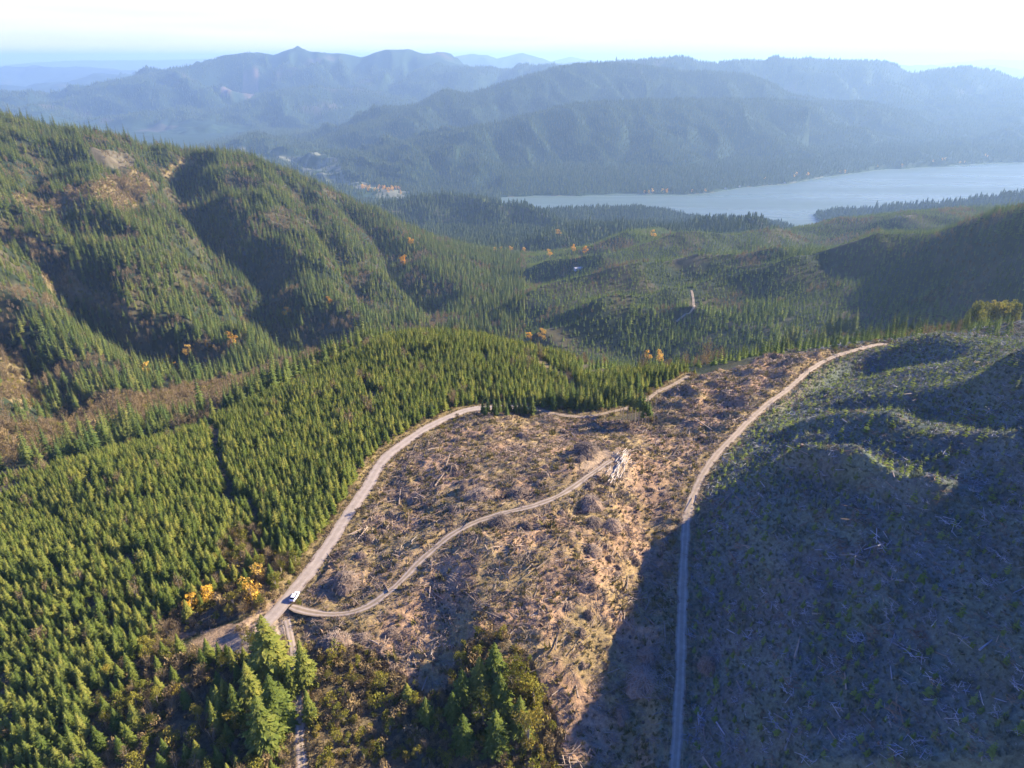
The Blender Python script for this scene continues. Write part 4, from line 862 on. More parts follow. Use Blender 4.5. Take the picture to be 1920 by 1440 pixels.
# ------------------------------------------------------------------ single trees set where they stand
def top_h(u, vtop, x_, y_):
    """height of a tree standing at (x_, y_) whose top is seen at photograph row vtop"""
    a, yy, dz = ray(u, vtop); return CAMH+y_*dz/yy-gz(x_, y_)
def by_depth(u, vtop, D):
    a, yy, dz = ray(u, vtop); x_, y_ = a*D, yy*D; return x_, y_, CAMH+dz*D-gz(x_, y_)
PM = {}
def part_mesh(key, wood, mw2, leaf, ml2):
    PM[key] = (mesh_obj('trunk', *wood, mw2, link=False).data, mesh_obj('crown', *leaf, ml2, link=False).data)
for k in range(3):
    part_mesh('big%d' % k, trunk_mesh(10, .16), M_bark, conifer_crown(10, 2.4, 30, 14, 800+k, blobs=6, bare=0.05, droop=0.3, fine=0.6), M_young)
    part_mesh('edge%d' % k, trunk_mesh(10, .12), M_bark, conifer_crown(10, 1.75, 20, 9, 820+k, blobs=4, bare=0.12, droop=0.3, fine=0.75), M_old)
    part_mesh('slim%d' % k, trunk_mesh(10, .10), M_pbark, conifer_crown(10, 1.05, 13, 6, 840+k, blobs=3, bare=0.45, droop=0.25), M_old)
    part_mesh('gold%d' % k, *[q for z_ in zip(leafy(10, 2.9, 620, 0.55, 860+k, base=0.12, clumps=12), (M_pbark, M_gold)) for q in z_])
    part_mesh('oliv%d' % k, *[q for z_ in zip(leafy(10, 3.4, 900, 0.50, 880+k, base=0.15, clumps=14), (M_pbark, M_olive)) for q in z_])
    part_mesh('bare%d' % k, *[q for z_ in zip(twiggy(10, 3.6, 170, 900+k, fine=0.022), (M_pbark, M_twig)) for q in z_])
def plant(name, kind, x_, y_, h, wf, label, cat, group=None):
    k = random.randrange(3); s = h/10.0
    return tree_obj(name, x_, y_, gz(x_, y_), random.random()*6.28, (s*wf, s*wf, s), *PM['%s%d' % (kind, k)], label, cat, group)
# tall conifers in the lower foreground
for u, vt, vb, wf, lab in [
  (512, 1150, 1268, 1.25, 'large full conifer beside the road fork, its tip against the pale asphalt'),
  (478, 1238, 1330, 1.1, 'large conifer just below the big one at the road fork, left of it'),
  (523, 1262, 1362, 1.2, 'broad conifer between the narrow side track and the dark hollow at the bottom edge'),
  (575, 1198, 1285, 0.95, 'lone yellow-green conifer right of the narrow side track'),
  (583, 1290, 1352, 0.8, 'smaller dark conifer right of the side track near the bottom edge'),
  (465, 1236, 1282, 0.6, 'slim short conifer on the left flank of the large foreground conifers'),
  (448, 1280, 1352, 0.9, 'shadowed conifer left of the large foreground conifers'),
  (417, 1282, 1340, 0.7, 'thin dark conifer at the edge of the shaded hollow near the bottom'),
  (408, 1312, 1372, 0.7, 'thin sunlit-tipped conifer at the bottom edge left of the hollow'),
  (549, 1240, 1300, 0.9, 'dull green conifer crowding the left edge of the side track'),
  (500, 1300, 1400, 1.2, 'big bright conifer at the bottom edge left of the side track'),
  (430, 1207, 1240, 1.3, 'small bushy dark tree at the lower edge of the gravel pull-out')]:
    x_, y_ = cast(u, vb); plant('conifer_tree', 'big', x_, y_, max(4, top_h(u, vt, x_, y_)), wf, lab, 'tree')
for n_, (u, vt, vb) in enumerate([(928,1195,1275),(962,1222,1300),(900,1222,1290),(868,1246,1310),(1000,1262,1330),(938,1250,1330),(850,1290,1345),(905,1285,1350),(975,1295,1370),(930,1320,1400),(990,1325,1400),(870,1330,1400),(765,1275,1312),(715,1255,1290),(800,1300,1350)]):
    x_, y_ = cast(u, vb); hh_ = max(3.2, top_h(u, vt, x_, y_)*.9)
    if n_ % 3 == 1: plant('broadleaf_tree', 'oliv', x_, y_, hh_, 0.95, 'yellow-green leafy tree standing among the conifers of the bottom centre thicket', 'tree', 'leafy trees among the thicket conifers')
    else: plant('conifer_tree', 'big', x_, y_, hh_, 1.25, 'bright green bushy conifer in the bottom centre thicket below the clearcut', 'tree', 'conifers of the bottom centre thicket')
GOLDN = [cast(u, v) for u, v in ((474, 1130), (485, 1088), (393, 1128), (360, 1146))]
# bare and olive broadleaf trees of the two thickets
def thicket(key, n_, kinds, hr, label, group, seed, avoid=2.0):
    r_ = random.Random(seed); pw = PW[key]; xs = [p[0] for p in pw]; ys = [p[1] for p in pw]; c = 0; t_ = 0; pts_ = []
    while c < n_ and t_ < 9000:
        t_ += 1; x_ = r_.uniform(min(xs), max(xs)); y_ = r_.uniform(max(min(ys), 62), max(ys))
        A_ = np.array([x_]); B_ = np.array([y_])
        if not in_poly(A_, B_, pw)[0] or grid_at(roadmask, A_, B_)[0] < avoid or not infr(A_, B_, 1.0)[0] or mval('apron', A_, B_)[0] > .2 or mval('gravel_lot', A_, B_)[0] > .2: continue
        if any(math.hypot(x_-a, y_-b) < 2.6 or (math.hypot(x_-a*.96, y_-b*.96) < 4.2) for a, b in GOLDN): continue
        if any((x_-a)**2+(y_-b)**2 < 2.3**2 for a, b in pts_): continue
        pts_.append((x_, y_)); kd, lb = r_.choice(kinds); h = r_.uniform(*hr)
        plant('broadleaf_tree' if kd != 'big' else 'conifer_tree', kd, x_, y_, h*(1.0 if kd != 'big' else 1.25), r_.uniform(.8, 1.15), lb+label, 'tree', group+(' (%s)' % {'bare': 'leafless', 'oliv': 'olive', 'big': 'conifer'}[kd])); c += 1
thicket('brush_wood', 120, [('bare', 'leafless tan tree'), ('oliv', 'olive-yellow leafy tree'), ('oliv', 'olive-yellow leafy tree')], (2.4, 4.6), ' in the thicket at the bottom centre below the clearcut', 'thicket below the clearcut', 31)
thicket('roadside_wood', 210, [('bare', 'leafless tan tree'), ('bare', 'leafless tan tree'), ('oliv', 'olive-green leafy tree'), ('big', 'green conifer'), ('big', 'green conifer'), ('big', 'green conifer')], (4.0, 6.8), ' in the mixed wood around the gravel pull-out, lower left', 'mixed wood round the gravel pull-out', 32)
def shrubs(key, d, nm, lab, s, thin=0.8):
    pw = PW[key]; xs = [p[0] for p in pw]; ys = [p[1] for p in pw]; x, y = jgrid(min(xs), max(xs), max(60, min(ys)), max(ys), d)
    k = (mval(key, x, y) > 0.5) & infr(x, y) & (grid_at(roadmask, x, y) > 0.8) & (rng.random(len(x)) < thin) & (mval('apron', x, y) < .2) & (mval('gravel_lot', x, y) < .3); x, y = x[k], y[k]
    put(nm, np.ones(len(x), bool), x, y, C_shrub, 3, s, lab, 'brush', 0.35, -0.15)
shrubs('brush_wood', 1.5, 'thicket_brush', 'tan and olive low brush under the thicket at the bottom centre', 0.62)
shrubs('roadside_wood', 1.9, 'roadside_brush', 'tan and olive low brush around the gravel pull-out at lower left', 0.62)
# verge growth along the roads
vx, vy = jgrid(-260, 260, 90, 420, 1.5); rm_ = grid_at(roadmask, vx, vy); k = (rm_ > 0.9) & (rm_ < 5.0) & infr(vx, vy) & (mval('clearcut', vx, vy) < .5) & (mval('right_hill', vx, vy) < .5) & visible(vx, vy, 2) & (rng.random(len(vx)) < .65)
vx, vy = vx[k], vy[k]; put('verge_shrubs', np.ones(len(vx), bool), vx, vy, C_shrub, 3, 0.38, 'tan and olive shrubs on the verge between the paved road and the plantation', 'shrubs', 0.35, -0.1)
# conifers on the bend where the road passes behind the clearcut
r_ = random.Random(5)
for u, vt, vb in [(905,748,772),(915,742,771),(926,744,770),(936,738,770),(945,741,768),(955,738,770),(966,740,770),(975,739,771),(984,742,772),(910,755,777),(930,752,776),(950,752,775),(968,755,774)]:
    x_, y_ = cast(u, vb+3); plant('conifer_tree', 'edge', x_, y_, max(4, top_h(u, vt, x_, y_)), 1.1, 'young conifer in the tight clump at the bend of the paved road', 'tree', 'conifer clump at the road bend')
x_, y_ = cast(998, 776); plant('conifer_tree', 'edge', x_, y_, top_h(998, 738, x_, y_), 1.25, 'single pointed conifer at the right end of the clump in the road bend', 'tree')
# tall thin conifers with bare stems at the right end of the clearcut's upper edge
for u, vt, vb in [(1152,742,778),(1163,733,780),(1168,722,786),(1176,716,788),(1184,722,790),(1190,728,792),(1197,718,794),(1204,733,795),(1210,740,797),(1180,745,786),(1193,742,790),(1215,748,800),(1203,760,799),(1140,752,778),(1128,746,776)]:
    x_, y_ = cast(u, vb); plant('conifer_tree', 'slim', x_, y_, max(6, top_h(u, vt, x_, y_)), 1.2, 'tall thin bare-stemmed conifer in the row at the clearcut\'s upper right corner', 'tree', 'thin conifers at the corner of the clearcut')
x_, y_ = cast(1226, 792); h = top_h(1226, 730, x_, y_)
V, Fc = [], []; tube(V, Fc, (0, 0, -.5), (0.2, 0, h), .16, .05, 6)
for k in range(9): z_ = h*(0.35+.06*k); a = k*2.4; tube(V, Fc, (0, 0, z_), (math.cos(a)*.9, math.sin(a)*.9, z_+.3), .035, .01, 3)
o = mesh_obj('dead_tree', V, Fc, M_pbark); o.location = (x_, y_, gz(x_, y_)); tag(o, 'bare dead pole of a tree standing alone beside the thin conifers at the clearcut corner', 'dead tree')
# plantation edge: taller trees against the clearcut
for i, u in enumerate(np.linspace(1030, 1200, 26)):
    x_, y_ = cast(u+r_.uniform(-3, 3), 770+r_.uniform(-3, 3) if u < 1130 else 766-(u-1130)*.35); plant('conifer_tree', 'edge', x_, y_+r_.uniform(2, 9), r_.uniform(9, 14), 1.0, 'conifer in the tall dark wall of trees behind the top of the clearcut', 'tree', 'tree wall behind the clearcut')
# taller old trees breaking the skyline of the left mountain
for u, vt in [(4,214),(18,210),(34,200),(48,203),(58,216),(76,208),(92,217),(96,213),(118,222),(125,226),(138,230),(158,234),(166,238),(176,232),(198,226),(206,236),(229,231),(238,240),(252,246),(268,248),(286,250),(300,252),(322,258),(344,262),(392,268),(404,270)]:
    a, yy, dz = ray(u, vt); s_ = a/yy; js = np.arange(900, 1900, 6.0); ww = (grid_at(H, s_*js, js)-CAMH)/js; y_ = float(js[int(np.argmax(ww))]); x_ = s_*y_; h = CAMH+y_*dz/yy-gz(x_, y_)
    plant('conifer_tree', 'edge', x_, y_, float(np.clip(h, 18, 44)), .95, 'tall ragged conifer standing above the others on the left mountain skyline', 'tree', 'tall conifers on the left skyline')
# rows of conifers behind the crest, their heads catching the sun
def heads(lst, lab, group, kind='edge', wf=1.0, cat='tree', name='conifer_tree'):
    for u, vt, D in lst:
        x_, y_, h = by_depth(u, vt, D)
        if h > 4: plant(name, kind, x_, y_, min(h, 34), wf, lab, cat, group)
        else: print('low tree', u, vt, D, h)
L1 = [(1215,700,345),(1225,697,348),(1236,699,350),(1246,692,352),(1258,694,352),(1268,688,355),(1280,690,358),(1292,685,360),(1303,688,362),(1315,680,366),(1326,682,368),(1338,678,370),(1350,676,374),(1362,668,378),(1374,664,382),(1385,660,384),(1396,642,388),(1403,648,390),(1412,650,392),(1423,640,394),(1432,634,394),(1443,636,396),(1450,643,398),(1462,628,398),(1472,620,400),(1480,625,400),(1487,640,402)]
heads(L1, 'conifer in the row behind the rough ground at the clearcut\'s upper right edge', 'conifer row behind the clearcut crest', wf=0.95)
L2 = [(1500,640,430),(1510,632,432),(1548,622,425),(1556,630,425),(1566,616,428),(1578,610,428),(1588,622,430),(1600,618,430),(1611,622,430)]
heads(L2, 'conifer in the small group left of where the gravel road tops the crest', 'conifers left of the road crest', wf=1.1)
L3 = [(1610,612,455),(1622,606,455),(1636,598,458),(1645,604,455),(1655,594,458),(1668,600,458),(1680,585,460),(1688,582,462),(1696,590,462),(1704,581,462),(1716,590,464),(1727,588,464),(1735,594,466),(1742,590,466),(1752,597,466),(1764,592,468),(1774,596,468),(1783,600,468),(1793,594,470),(1803,588,470),(1812,584,470),(1820,576,472),(1822,580,468),(1808,596,466),(1790,604,464),(1770,606,462),(1700,604,455),(1720,606,455),(1745,606,458)]
heads(L3, 'tall sunlit conifer in the stand behind the crest of the right hill', 'conifer stand behind the right hill', wf=1.0)
L4 = [(1535,566,640),(1542,570,640),(1548,584,636),(1538,590,630),(1552,592,630),(1495,530,760),(1503,527,760),(1510,535,755),(1490,542,750),(1516,545,750),(1575,522,800),(1590,526,800),(1606,520,800),(1624,516,800),(1678,562,700),(1518,620,600),(1425,600,700),(1404,612,690),(1640,560,700)]
heads(L4, 'big lone conifer rising out of the shaded side valley, its crown in the sun', 'large conifers of the shaded side valley', wf=1.15)
L5 = [(1836,556,560),(1846,552,560),(1852,538,565),(1842,562,555),(1870,548,570),(1880,545,570),(1888,548,572),(1897,543,574),(1906,546,575),(1914,540,576)]
heads(L5, 'pale leaning tree in the thin row beyond the right hill at the photo edge', 'thin tree row beyond the right hill', kind='oliv', wf=0.7, name='broadleaf_tree')
for u, vb, hpx, lab in [
  (474,1130,48,'tall glowing yellow-orange tree nearest the road above the gravel pull-out'),(485,1088,32,'slender yellow tree behind the tallest yellow one near the road'),
  (393,1128,32,'pale golden thin-leaved tree in the middle of the roadside wood'),(360,1146,34,'orange-yellow tree at the left end of the roadside wood above the pull-out'),
  (437,652,26,'bright yellow tree, the largest at the foot of the left mountain'),(353,668,20,'orange tree below the gully, second to the left of the brightest at the mountain foot'),(392,656,16,'small dull orange tree just left of the brightest yellow one'),
  (317,686,18,'small yellow tree, upper of the close trio at the mountain foot'),(319,699,14,'small yellow tree, lower left of the close trio at the mountain foot'),(331,697,16,'pale peach tree, right of the close trio at the mountain foot'),
  (278,707,24,'pale yellow tree left of the trio at the mountain foot'),(248,726,18,'peach coloured tree, lowest left of those at the mountain foot'),
  (540,598,20,'yellow tree low on the shaded ravine side of the left mountain'),(573,592,14,'small yellow tree right of the one in the ravine mouth'),(619,574,16,'orange tree on the right of the lower mountain slope'),(492,616,12,'small reddish orange tree among dark conifers left of the ravine mouth'),
  (757,498,16,'orange tree alone on the far end of the mountain slope'),(770,462,14,'orange tree above the lone one at the far end of the mountain slope'),
  (992,644,18,'orange tree left of two beside the stream behind the plantation'),(1016,638,20,'orange tree right of two beside the stream behind the plantation'),
  (1214,678,18,'orange tree left of two above the conifer tops behind the clearcut'),(1236,680,20,'orange tree right of two above the conifer tops behind the clearcut'),
  (1046,447,14,'yellow tree high in the hazy valley forest'),(1224,448,14,'orange tree in the hazy forest near the lake'),(1030,484,14,'pale yellow tree at the bend of the distant valley road'),
  (927,474,9,'tiny yellow tree left of the row in the hazy valley'),(939,473,9,'tiny yellow tree second in the row in the hazy valley'),(957,472,9,'tiny yellow tree third in the row in the hazy valley'),(982,473,8,'tiny yellow tree at the right end of the row in the hazy valley'),(1075,472,11,'narrow orange tree left of two near the middle of the hazy valley'),(1097,476,12,'narrow orange tree right of two near the middle of the hazy valley')]:
    x_, y_ = cast(u, vb); x_, y_ = float(x_), float(y_); D_ = float(depth(np.array([x_]), np.array([y_]))[0])
    plant('broadleaf_tree', 'gold', x_, y_, max(5.0, hpx*D_/F*1.25), 1.2, lab, 'tree', None)
# golden trees on the lake head and along the far shore
r_ = random.Random(9)
for i in range(38):
    u = r_.uniform(672, 752); v = 352+r_.uniform(-3, 6)+(u-672)*0.08; x_, y_ = cast(u, v)
    if gz(x_, y_) < LAKE+0.5: continue
    plant('broadleaf_tree', 'gold', x_, y_, r_.uniform(18, 26), 1.3, 'tiny golden tree in the grove on the flat at the head of the lake', 'tree', 'golden grove at the lake head')
for u, v in [(1208,366),(1216,366),(1223,366),(1241,365),(1250,366),(1488,336),(1492,334),(1514,333),(1433,342),(1575,326),(1583,325),(1645,318),(1690,315),(1748,311),(1765,309),(1770,308),(1800,308),(1808,306),(1845,300),(1850,301),(1298,364),(1322,362)]:
    y0 = None
    a, yy, dz = ray(u, v+2); s_ = a/yy; Yh = (LAKE-CAMH)/dz*yy; js = Yh+np.arange(0, 1500, 8.0); hh = grid_at(H, s_*js, js); kk = np.nonzero(hh > LAKE+2.5)[0]
    if len(kk): plant('broadleaf_tree', 'gold', s_*js[kk[0]], js[kk[0]]+r_.uniform(2, 10), r_.uniform(20, 30), 1.2, 'tiny golden tree at the waterline of the far shore', 'tree', 'golden trees along the far shore')
print('trees done')
# ------------------------------------------------------------------ slash piles
def slash_mesh(r, h, seed, n_, thick):
    rs = random.Random(seed); V, Fc = [], []; nr, ns = 7, 16
    V.append((0, 0, h))
    for i in range(1, nr+1):
        for s in range(ns):
            a = 6.283*s/ns; t_ = i/nr; q = r*t_*(1+0.22*math.sin(3*a+seed)+rs.uniform(-.12, .12)); V.append((q*math.cos(a), q*math.sin(a)*0.85, h*(1-t_**1.6)*(1+rs.uniform(-.25, .25))-0.25*t_))
    for s in range(ns): Fc.append((0, 1+s, 1+(s+1) % ns))
    for i in range(nr-1):
        for s in range(ns): a = 1+i*ns+s; b = 1+i*ns+(s+1) % ns; Fc.append((a, a+ns, b+ns, b))
    nd = len(Fc)
    for k in range(n_):
        a = rs.random()*6.283; t_ = rs.random()**.6; c = Vector((math.cos(a)*r*t_*1.05, math.sin(a)*r*t_*.9, h*(1-t_**1.6)*1.0+rs.uniform(0, .45)))
        b = a+rs.gauss(0, .8); d = Vector((math.cos(b), math.sin(b), -0.55*t_+rs.uniform(-.2, .5))).normalized()*rs.uniform(.4, 1.1)*r*.38; w_ = rs.uniform(.5, 1.4)*thick; tube(V, Fc, c-d, c+d, w_, w_*.5, 4)
    return V, Fc, nd
SL = []
for k in range(6):
    V, Fc, nd = slash_mesh(3.0, 1.9+0.3*(k % 3), 60+k, 230, 0.035); o = mesh_obj('slash_pile', V, Fc, [M_dead, M_grey if k % 2 else M_wood], link=False); mi = np.ones(len(Fc), np.int32); mi[:nd] = 0; o.data.polygons.foreach_set('material_index', mi); SL.append(o.data)
GP = 'slash piles scattered over the clearcut'
piles = [(950,785,.7),(895,795,.7),(922,809,.75),(980,817,.75),(858,824,.8),(917,835,.7),(843,846,.9),(847,876,.9),(1023,877,.8),(870,903,.75),(870,915,.8),(827,917,.8),(1057,811,.7),(1137,795,.7),(1107,912,.8),(1090,860,.8),(853,880,.6),(905,865,.5),
 (850,955,1.0),(1053,962,.7),(1037,1000,.7),(1070,1003,.8),(1143,1048,.8),(1157,1065,.6),(1155,1077,.6),(1193,1054,.8),(1113,1100,.9),(1183,1082,.4),(1103,1153,.8),(1010,1148,.5),(1065,1137,.5),(1013,1198,.5),(1090,1185,.5),(1090,1214,.5),(1092,1246,.7),(693,1012,.9),(677,1042,.8),(987,986,.8),(673,1196,.7),(735,1185,.8),(1167,1340,.9),(1220,920,.6),(1255,1000,.6),(1245,925,.5),(760,930,.8),(735,965,.8),(790,900,.7),(720,1000,.7),(640,1090,.8),(1010,905,.5),(960,870,.6),(800,975,.7)]
for i, (u, v, s) in enumerate(piles):
    x_, y_ = cast(u, v); s *= random.uniform(.5, .85); o = bpy.data.objects.new('slash_pile', SL[i % 6]); o.location = (x_, y_, gz(x_, y_)-.1); o.rotation_euler = (0, 0, random.random()*6.28); o.scale = (s*random.uniform(.8, 1.5), s*random.uniform(.8, 1.2), s); ROOT.objects.link(o)
    tag(o, 'rounded brown heap of logging slash, one of the many small heaps over the clearcut', 'slash pile', GP)
for u, v, s, k, lab in [
  (632,1206,1.9,1,'large pale slash heap at the lower left end of the clearcut, shaded on its left'),(683,1196,1.1,3,'slash heap right of the large pale one at the lower left of the clearcut'),
  (1100,846,2.2,0,'big dark slash heap left of the landing at the end of the clearcut track'),(1107,946,1.9,1,'big slash heap below the landing with a long shadow to its left'),(1113,982,1.4,3,'rounded slash heap, left of a pair right of the clearcut track'),(1147,988,1.5,5,'rounded slash heap, right of a pair right of the clearcut track'),(1110,1033,1.3,1,'rounded slash heap below the pair right of the clearcut track'),
  (650,1092,2.0,1,'pale grey heap of jumbled slash near the paved road'),(900,932,2.1,3,'wide flat grey slash heap just above the clearcut track'),(975,928,1.6,1,'fan-shaped heap of grey sticks above the middle of the clearcut track'),(940,982,1.8,5,'grey brush heap just below the bend of the clearcut track'),
  (1220,1236,1.7,1,'bluish slash heap in the hill shadow, upper of two left of the gravel road'),(1208,1280,2.2,3,'wide bluish slash heap in the hill shadow, lower of two left of the gravel road'),(1330,1250,1.3,5,'faint slash heap in shade right of the gravel road')]:
    x_, y_ = cast(u, v); o = bpy.data.objects.new('slash_pile', SL[k]); o.location = (x_, y_, gz(x_, y_)-.1); s *= .8; o.rotation_euler = (0, 0, random.random()*6.28); o.scale = (s, s, s*.8); ROOT.objects.link(o); tag(o, lab, 'slash pile')
# ------------------------------------------------------------------ log deck at the landing, and marked single logs
def log_mesh(l, r, seed, branchy=0):
    rs = random.Random(seed); V, Fc = [], []; n_ = 5; pr = None
    pts_ = [Vector((l*(k/n_-.5), rs.uniform(-.12, .12), rs.uniform(-.05, .05))) for k in range(n_+1)]; b0 = 0
    for k, p_ in enumerate(pts_):
        rr_ = r*(1-.45*k/n_)
        for s in range(8): a = 6.283*s/8; V.append((p_.x, p_.y+math.cos(a)*rr_, p_.z+math.sin(a)*rr_))
        if k:
            for s in range(8): a_ = (k-1)*8+s; b_ = (k-1)*8+(s+1) % 8; Fc.append((a_, b_, b_+8, a_+8))
    Fc.append(tuple(range(7, -1, -1))); Fc.append(tuple(n_*8+s for s in range(8))); return V, Fc
LG = [mesh_obj('log', *log_mesh(8-1.2*k, .14, 70+k), M_log, link=False).data for k in range(4)]
LGg = [mesh_obj('log', *log_mesh(7-1.2*k, .15, 80+k), M_grey, link=False).data for k in range(4)]
def put_log(u, v, ang, me, label, group=None, lift=0.15, s=1.0, tz=0.0):
    x_, y_ = cast(u, v); o = bpy.data.objects.new('log', me); o.location = (x_, y_, gz(x_, y_)+lift); o.rotation_euler = (0, tz, ang); o.scale = (s, s, s); ROOT.objects.link(o); tag(o, label, 'log', group)
p0 = Vector((*cast(1148, 903), 0)); p1 = Vector((*cast(1176, 851), 0)); ax = (p1-p0).normalized(); ang0 = math.atan2(ax.y, ax.x); pr = Vector((-ax.y, ax.x, 0))
r_ = random.Random(12)
for k in range(58):
    f = r_.random(); f = f if abs(f-.52) > .05 else f+.12; lay = r_.random(); q = p0.lerp(p1, f)+pr*r_.gauss(0, 1.4)
    lz = max(0, 1.0-abs(r_.gauss(0, .6)))*.5; o = bpy.data.objects.new('log', LG[r_.randrange(4)]); o.location = (q.x, q.y, gz(q.x, q.y)+.2+lz*lay)
    o.rotation_euler = (0, r_.gauss(0, .05), ang0+r_.gauss(0, .1)); q_ = r_.uniform(.45, .8); o.scale = (q_, 1, 1); ROOT.objects.link(o)
    tag(o, 'pale peeled log in the whitish heap beside the landing of the clearcut track', 'log', 'pale logs heaped at the landing')
for u, v, a, lab in [(1055,1048,.5,'short thick pale log alone in the middle right of the clearcut'),(1062,1098,.55,'pale log lying in the open ground below the thick pale one'),(1030,1122,.35,'thin pale log lying left of a longer one in the open ground'),(1065,1122,.8,'long thin pale log in the open ground of the right clearcut'),(1005,1152,.4,'short pale log low in the middle of the clearcut'),(928,1182,-.6,'long half-buried log beside the foot of the ridge'),(777,1010,1.1,'long straight pale log just above the clearcut track'),(731,1098,.9,'stubby log at the edge of the lower clearcut track'),(813,1215,1.4,'upright-leaning pale stick at the upper edge of the bottom thicket'),(1172,1300,-.8,'thin pale log in shade near the foot of the gravel road'),(1445,1164,.1,'thin log crossing the shaded hillside left of a forked one'),(1560,1165,.0,'thin log on the shaded hillside near its middle'),(1755,1165,.7,'short pale log leaning on another on the shaded hillside'),(1840,1310,1.2,'pale log near the lower right corner on the shaded hillside'),(1285,1248,.4,'grey log on the shaded verge right of the gravel road')]:
    put_log(u, v, a, (LG if 'pale' in lab else LGg)[r_.randrange(4)], lab, s=.62)
# ------------------------------------------------------------------ the car
m_car = simple('white_paint', (0.78, 0.79, 0.80), 0.25); m_gl, t, b = mat('car_glass'); b.inputs['Base Color'].default_value = (0.02, 0.025, 0.03, 1); b.inputs['Roughness'].default_value = 0.05
m_tyre = simple('tyre_rubber', (0.02, 0.02, 0.02), 0.8); m_rim = simple('alloy', (0.5, 0.5, 0.52), 0.3, 0.9); m_lamp = simple('lamp_glass', (0.8, 0.82, 0.85), 0.1); m_red = simple('tail_lamp_red', (0.45, 0.02, 0.02), 0.2)
u0, v0 = 553, 1122; cx_, cy_ = cast(u0, v0); q1 = cast(545, 1140); q2 = cast(575, 1092); ca_ = math.atan2(q2[1]-q1[1], q2[0]-q1[0])
car = bpy.data.objects.new('car', None); car.location = (cx_, cy_, gz(cx_, cy_)+.27); car.rotation_euler = (0, 0, ca_); car.scale = (.88, .88, .88); ROOT.objects.link(car); tag(car, 'small white car driving up the right side of the paved road', 'car')
def loft(secs):
    """closed body from cross sections: (x, [(y, z) ...])"""
    V, Fc = [], []; n_ = len(secs[0][1])
    for x_, pts_ in secs: V += [(x_, y_, z_) for y_, z_ in pts_]
    for i in range(len(secs)-1):
        for s in range(n_): a = i*n_+s; b_ = i*n_+(s+1) % n_; Fc.append((a, b_, b_+n_, a+n_))
    Fc.append(tuple(range(n_-1, -1, -1))); Fc.append(tuple((len(secs)-1)*n_+s for s in range(n_))); return V, Fc
def sec(w_, z0, z1, tw): return [(-w_, z0), (w_, z0), (w_*1.02, z0+(z1-z0)*.55), (tw, z1), (-tw, z1), (-w_*1.02, z0+(z1-z0)*.55)]
body = loft([(-2.25, sec(.74, .38, .80, .66)), (-2.05, sec(.86, .25, .98, .76)), (-1.2, sec(.90, .20, 1.02, .80)), (0.6, sec(.90, .20, 1.0, .80)), (1.3, sec(.90, .20, .93, .76)), (2.0, sec(.85, .25, .80, .68)), (2.25, sec(.70, .35, .66, .55))])
bo = mesh_obj('body', *body, m_car, car); bo.modifiers.new('bevel', 'BEVEL').width = .05
cab = loft([(-1.95, sec(.72, .95, 1.02, .70)), (-1.45, sec(.74, .95, 1.42, .60)), (-.9, sec(.75, .95, 1.50, .60)), (.1, sec(.75, .95, 1.50, .60)), (.55, sec(.74, .95, 1.32, .60)), (1.15, sec(.72, .92, .98, .68))])
mesh_obj('window_glass', *cab, m_gl, car)
roof = loft([(-1.5, sec(.62, 1.44, 1.47, .58)), (-.9, sec(.64, 1.495, 1.55, .58)), (.1, sec(.64, 1.495, 1.55, .58)), (.35, sec(.62, 1.44, 1.49, .56))]); mesh_obj('roof', *roof, m_car, car)
for sx2 in (-1.38, 1.4):
    for sy in (-1, 1):
        V, Fc = [], []; tube(V, Fc, (0, -.11, 0), (0, .11, 0), .33, .33, 18); wh_ = mesh_obj('wheel', V, Fc, m_tyre, car); wh_.location = (sx2, sy*.82, .33)
        V, Fc = [], []; tube(V, Fc, (0, -.125, 0), (0, .125, 0), .2, .2, 12); mesh_obj('rim', V, Fc, m_rim, wh_)
def box(x0, x1, y0, y1, z0, z1): return [(x0,y0,z0),(x1,y0,z0),(x1,y1,z0),(x0,y1,z0),(x0,y0,z1),(x1,y0,z1),(x1,y1,z1),(x0,y1,z1)], [(3,2,1,0),(4,5,6,7),(0,1,5,4),(1,2,6,5),(2,3,7,6),(3,0,4,7)]
for sy in (-1, 1):
    mesh_obj('headlight', *box(2.12, 2.24, sy*.5-.14, sy*.5+.14, .55, .68), m_lamp, car); mesh_obj('tail_light', *box(-2.27, -2.13, sy*.55-.12, sy*.55+.12, .62, .82), m_red, car); mesh_obj('side_mirror', *box(.55, .7, sy*.95-.1, sy*.95+.1, .98, 1.1), m_car, car)
# ------------------------------------------------------------------ buildings far off
m_wall = simple('pale_wall', (0.70, 0.68, 0.62)); m_roof = simple('pale_metal_roof', (0.50, 0.48, 0.44), 0.9); m_win = simple('window_dark', (0.05, 0.06, 0.07), 0.2)
def house(name, x_, y_, z_, L_, W_, Hh, rot, lab, cat='building'):
    e = bpy.data.objects.new(name, None); e.location = (x_, y_, z_); e.rotation_euler = (0, 0, rot); ROOT.objects.link(e); tag(e, lab, cat)
    mesh_obj('wall', *box(-L_/2, L_/2, -W_/2, W_/2, -1.5, Hh), m_wall, e); r2 = Hh+W_*.28
    mesh_obj('roof', [(-L_/2-.5, -W_/2-.5, Hh), (L_/2+.5, -W_/2-.5, Hh), (L_/2+.5, W_/2+.5, Hh), (-L_/2-.5, W_/2+.5, Hh), (-L_/2-.5, 0, r2), (L_/2+.5, 0, r2)], [(0, 1, 5, 4), (2, 3, 4, 5), (1, 2, 5), (3, 0, 4), (3, 2, 1, 0)], m_roof, e)
    for k in range(3): mesh_obj('window', *box(-L_/3+k*L_/3-L_*.05, -L_/3+k*L_/3+L_*.05, -W_/2-.06, -W_/2+.1, Hh*.4, Hh*.75), m_win, e)
    mesh_obj('door', *box(L_*.12, L_*.18, -W_/2-.06, -W_/2+.1, 0, Hh*.6), m_win, e)
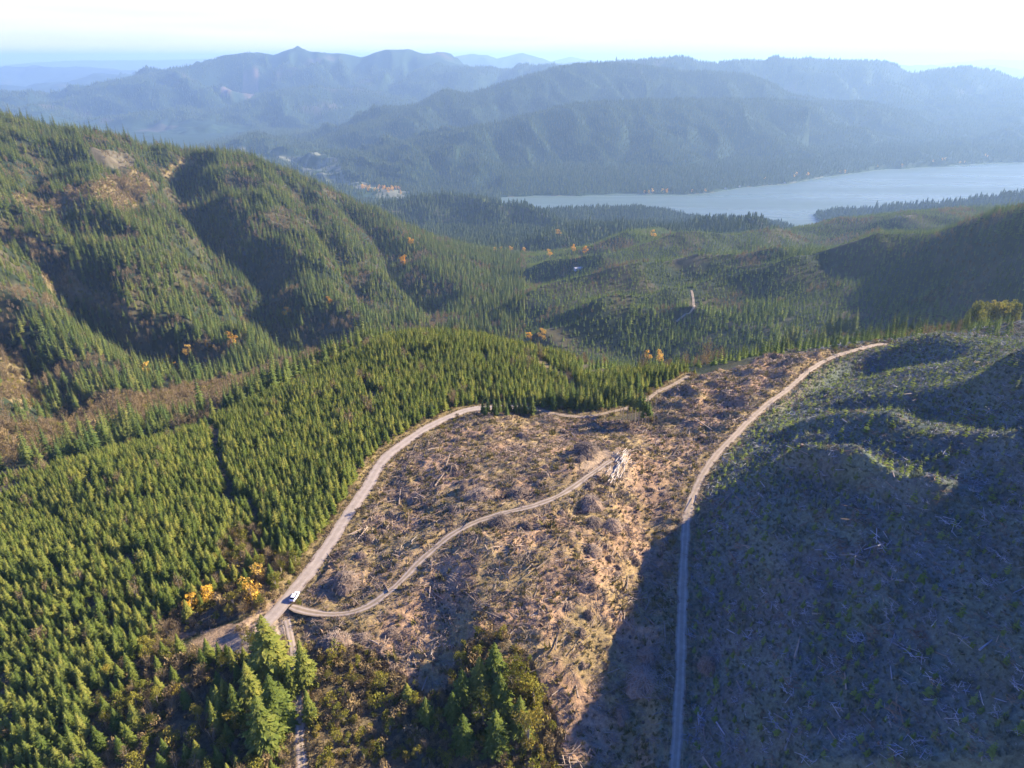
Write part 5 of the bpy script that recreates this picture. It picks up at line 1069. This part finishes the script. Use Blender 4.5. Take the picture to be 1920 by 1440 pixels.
def shore_pt(u, v, back=6):
    a, yy, dz = ray(u, v); s_ = a/yy; Yh = (LAKE-CAMH)/dz*yy; js = Yh+np.arange(-200, 1500, 6.0); hh = grid_at(H, s_*js, js); kk = np.nonzero(hh > LAKE+2)[0]; j_ = js[kk[0]]+back if len(kk) else Yh; return s_*j_, j_, max(gz(s_*j_, j_), LAKE+1)
for u, v, L_, lab in [(1361,354,20,'tiny white-roofed house on the far shore of the lake'),(1385,354,14,'smaller pale building right of the white-roofed house on the far shore'),(1471,343,12,'tiny pale cabin on the far shore further right')]:
    x_, y_, z_ = shore_pt(u, v, 10); house('house', x_, y_, z_, L_, 9, 5, .2, lab)
x_, y_ = cast(1084, 507); house('shed', x_, y_, gz(x_, y_)+1, 16, 8, 4, .3, 'white-roofed shed in a clearing on the valley bench beyond the clearcut', 'shed')
r_ = random.Random(4)
for i in range(18):
    u = r_.uniform(420, 680); v = 283+(u-430)*.10+r_.uniform(-4, 10); x_, y_ = cast(u, v)
    if gz(x_, y_) > LAKE+60 or y_ < 4000: continue
    e = bpy.data.objects.new('house', None); e.location = (x_, y_, gz(x_, y_)); e.rotation_euler = (0, 0, r_.random()*3); ROOT.objects.link(e); tag(e, 'tiny pale house of the hazy town in the valley left of the lake head', 'house', 'houses of the far valley town')
    L_ = r_.uniform(12, 24); mesh_obj('wall', *box(-L_/2, L_/2, -5, 5, -1.5, 5), m_wall, e); mesh_obj('roof', [(-L_/2-.5, -5.5, 5), (L_/2+.5, -5.5, 5), (L_/2+.5, 5.5, 5), (-L_/2-.5, 5.5, 5), (-L_/2-.5, 0, 8), (L_/2+.5, 0, 8)], [(0, 1, 5, 4), (2, 3, 4, 5), (1, 2, 5), (3, 0, 4), (3, 2, 1, 0)], m_roof, e)
# ------------------------------------------------------------------ haze
HT = float(H.max())+60
hv, hf = [], []
for zz_ in (LAKE-60, max(HT, CAMH+60)):
    for a_, b_ in ((-60000, -3000), (60000, -3000), (60000, 60000), (-60000, 60000)): hv.append((a_, b_, zz_))
hf = [(3, 2, 1, 0), (4, 5, 6, 7), (0, 1, 5, 4), (1, 2, 6, 5), (2, 3, 7, 6), (3, 0, 4, 7)]
mh = bpy.data.materials.new('haze'); mh.use_nodes = True; t = mh.node_tree; t.nodes.clear()
pv = N(t, 'ShaderNodeVolumePrincipled'); pv.inputs['Color'].default_value = (0.45, 0.70, 1.0, 1); pv.inputs['Density'].default_value = 5.8e-5; pv.inputs['Anisotropy'].default_value = 0.25
o_ = N(t, 'ShaderNodeOutputMaterial'); t.links.new(pv.outputs[0], o_.inputs[1])
hz_o = mesh_obj('haze', hv, hf, mh); tag(hz_o, 'blue autumn haze filling the air over the valley', 'haze', None, 'stuff')
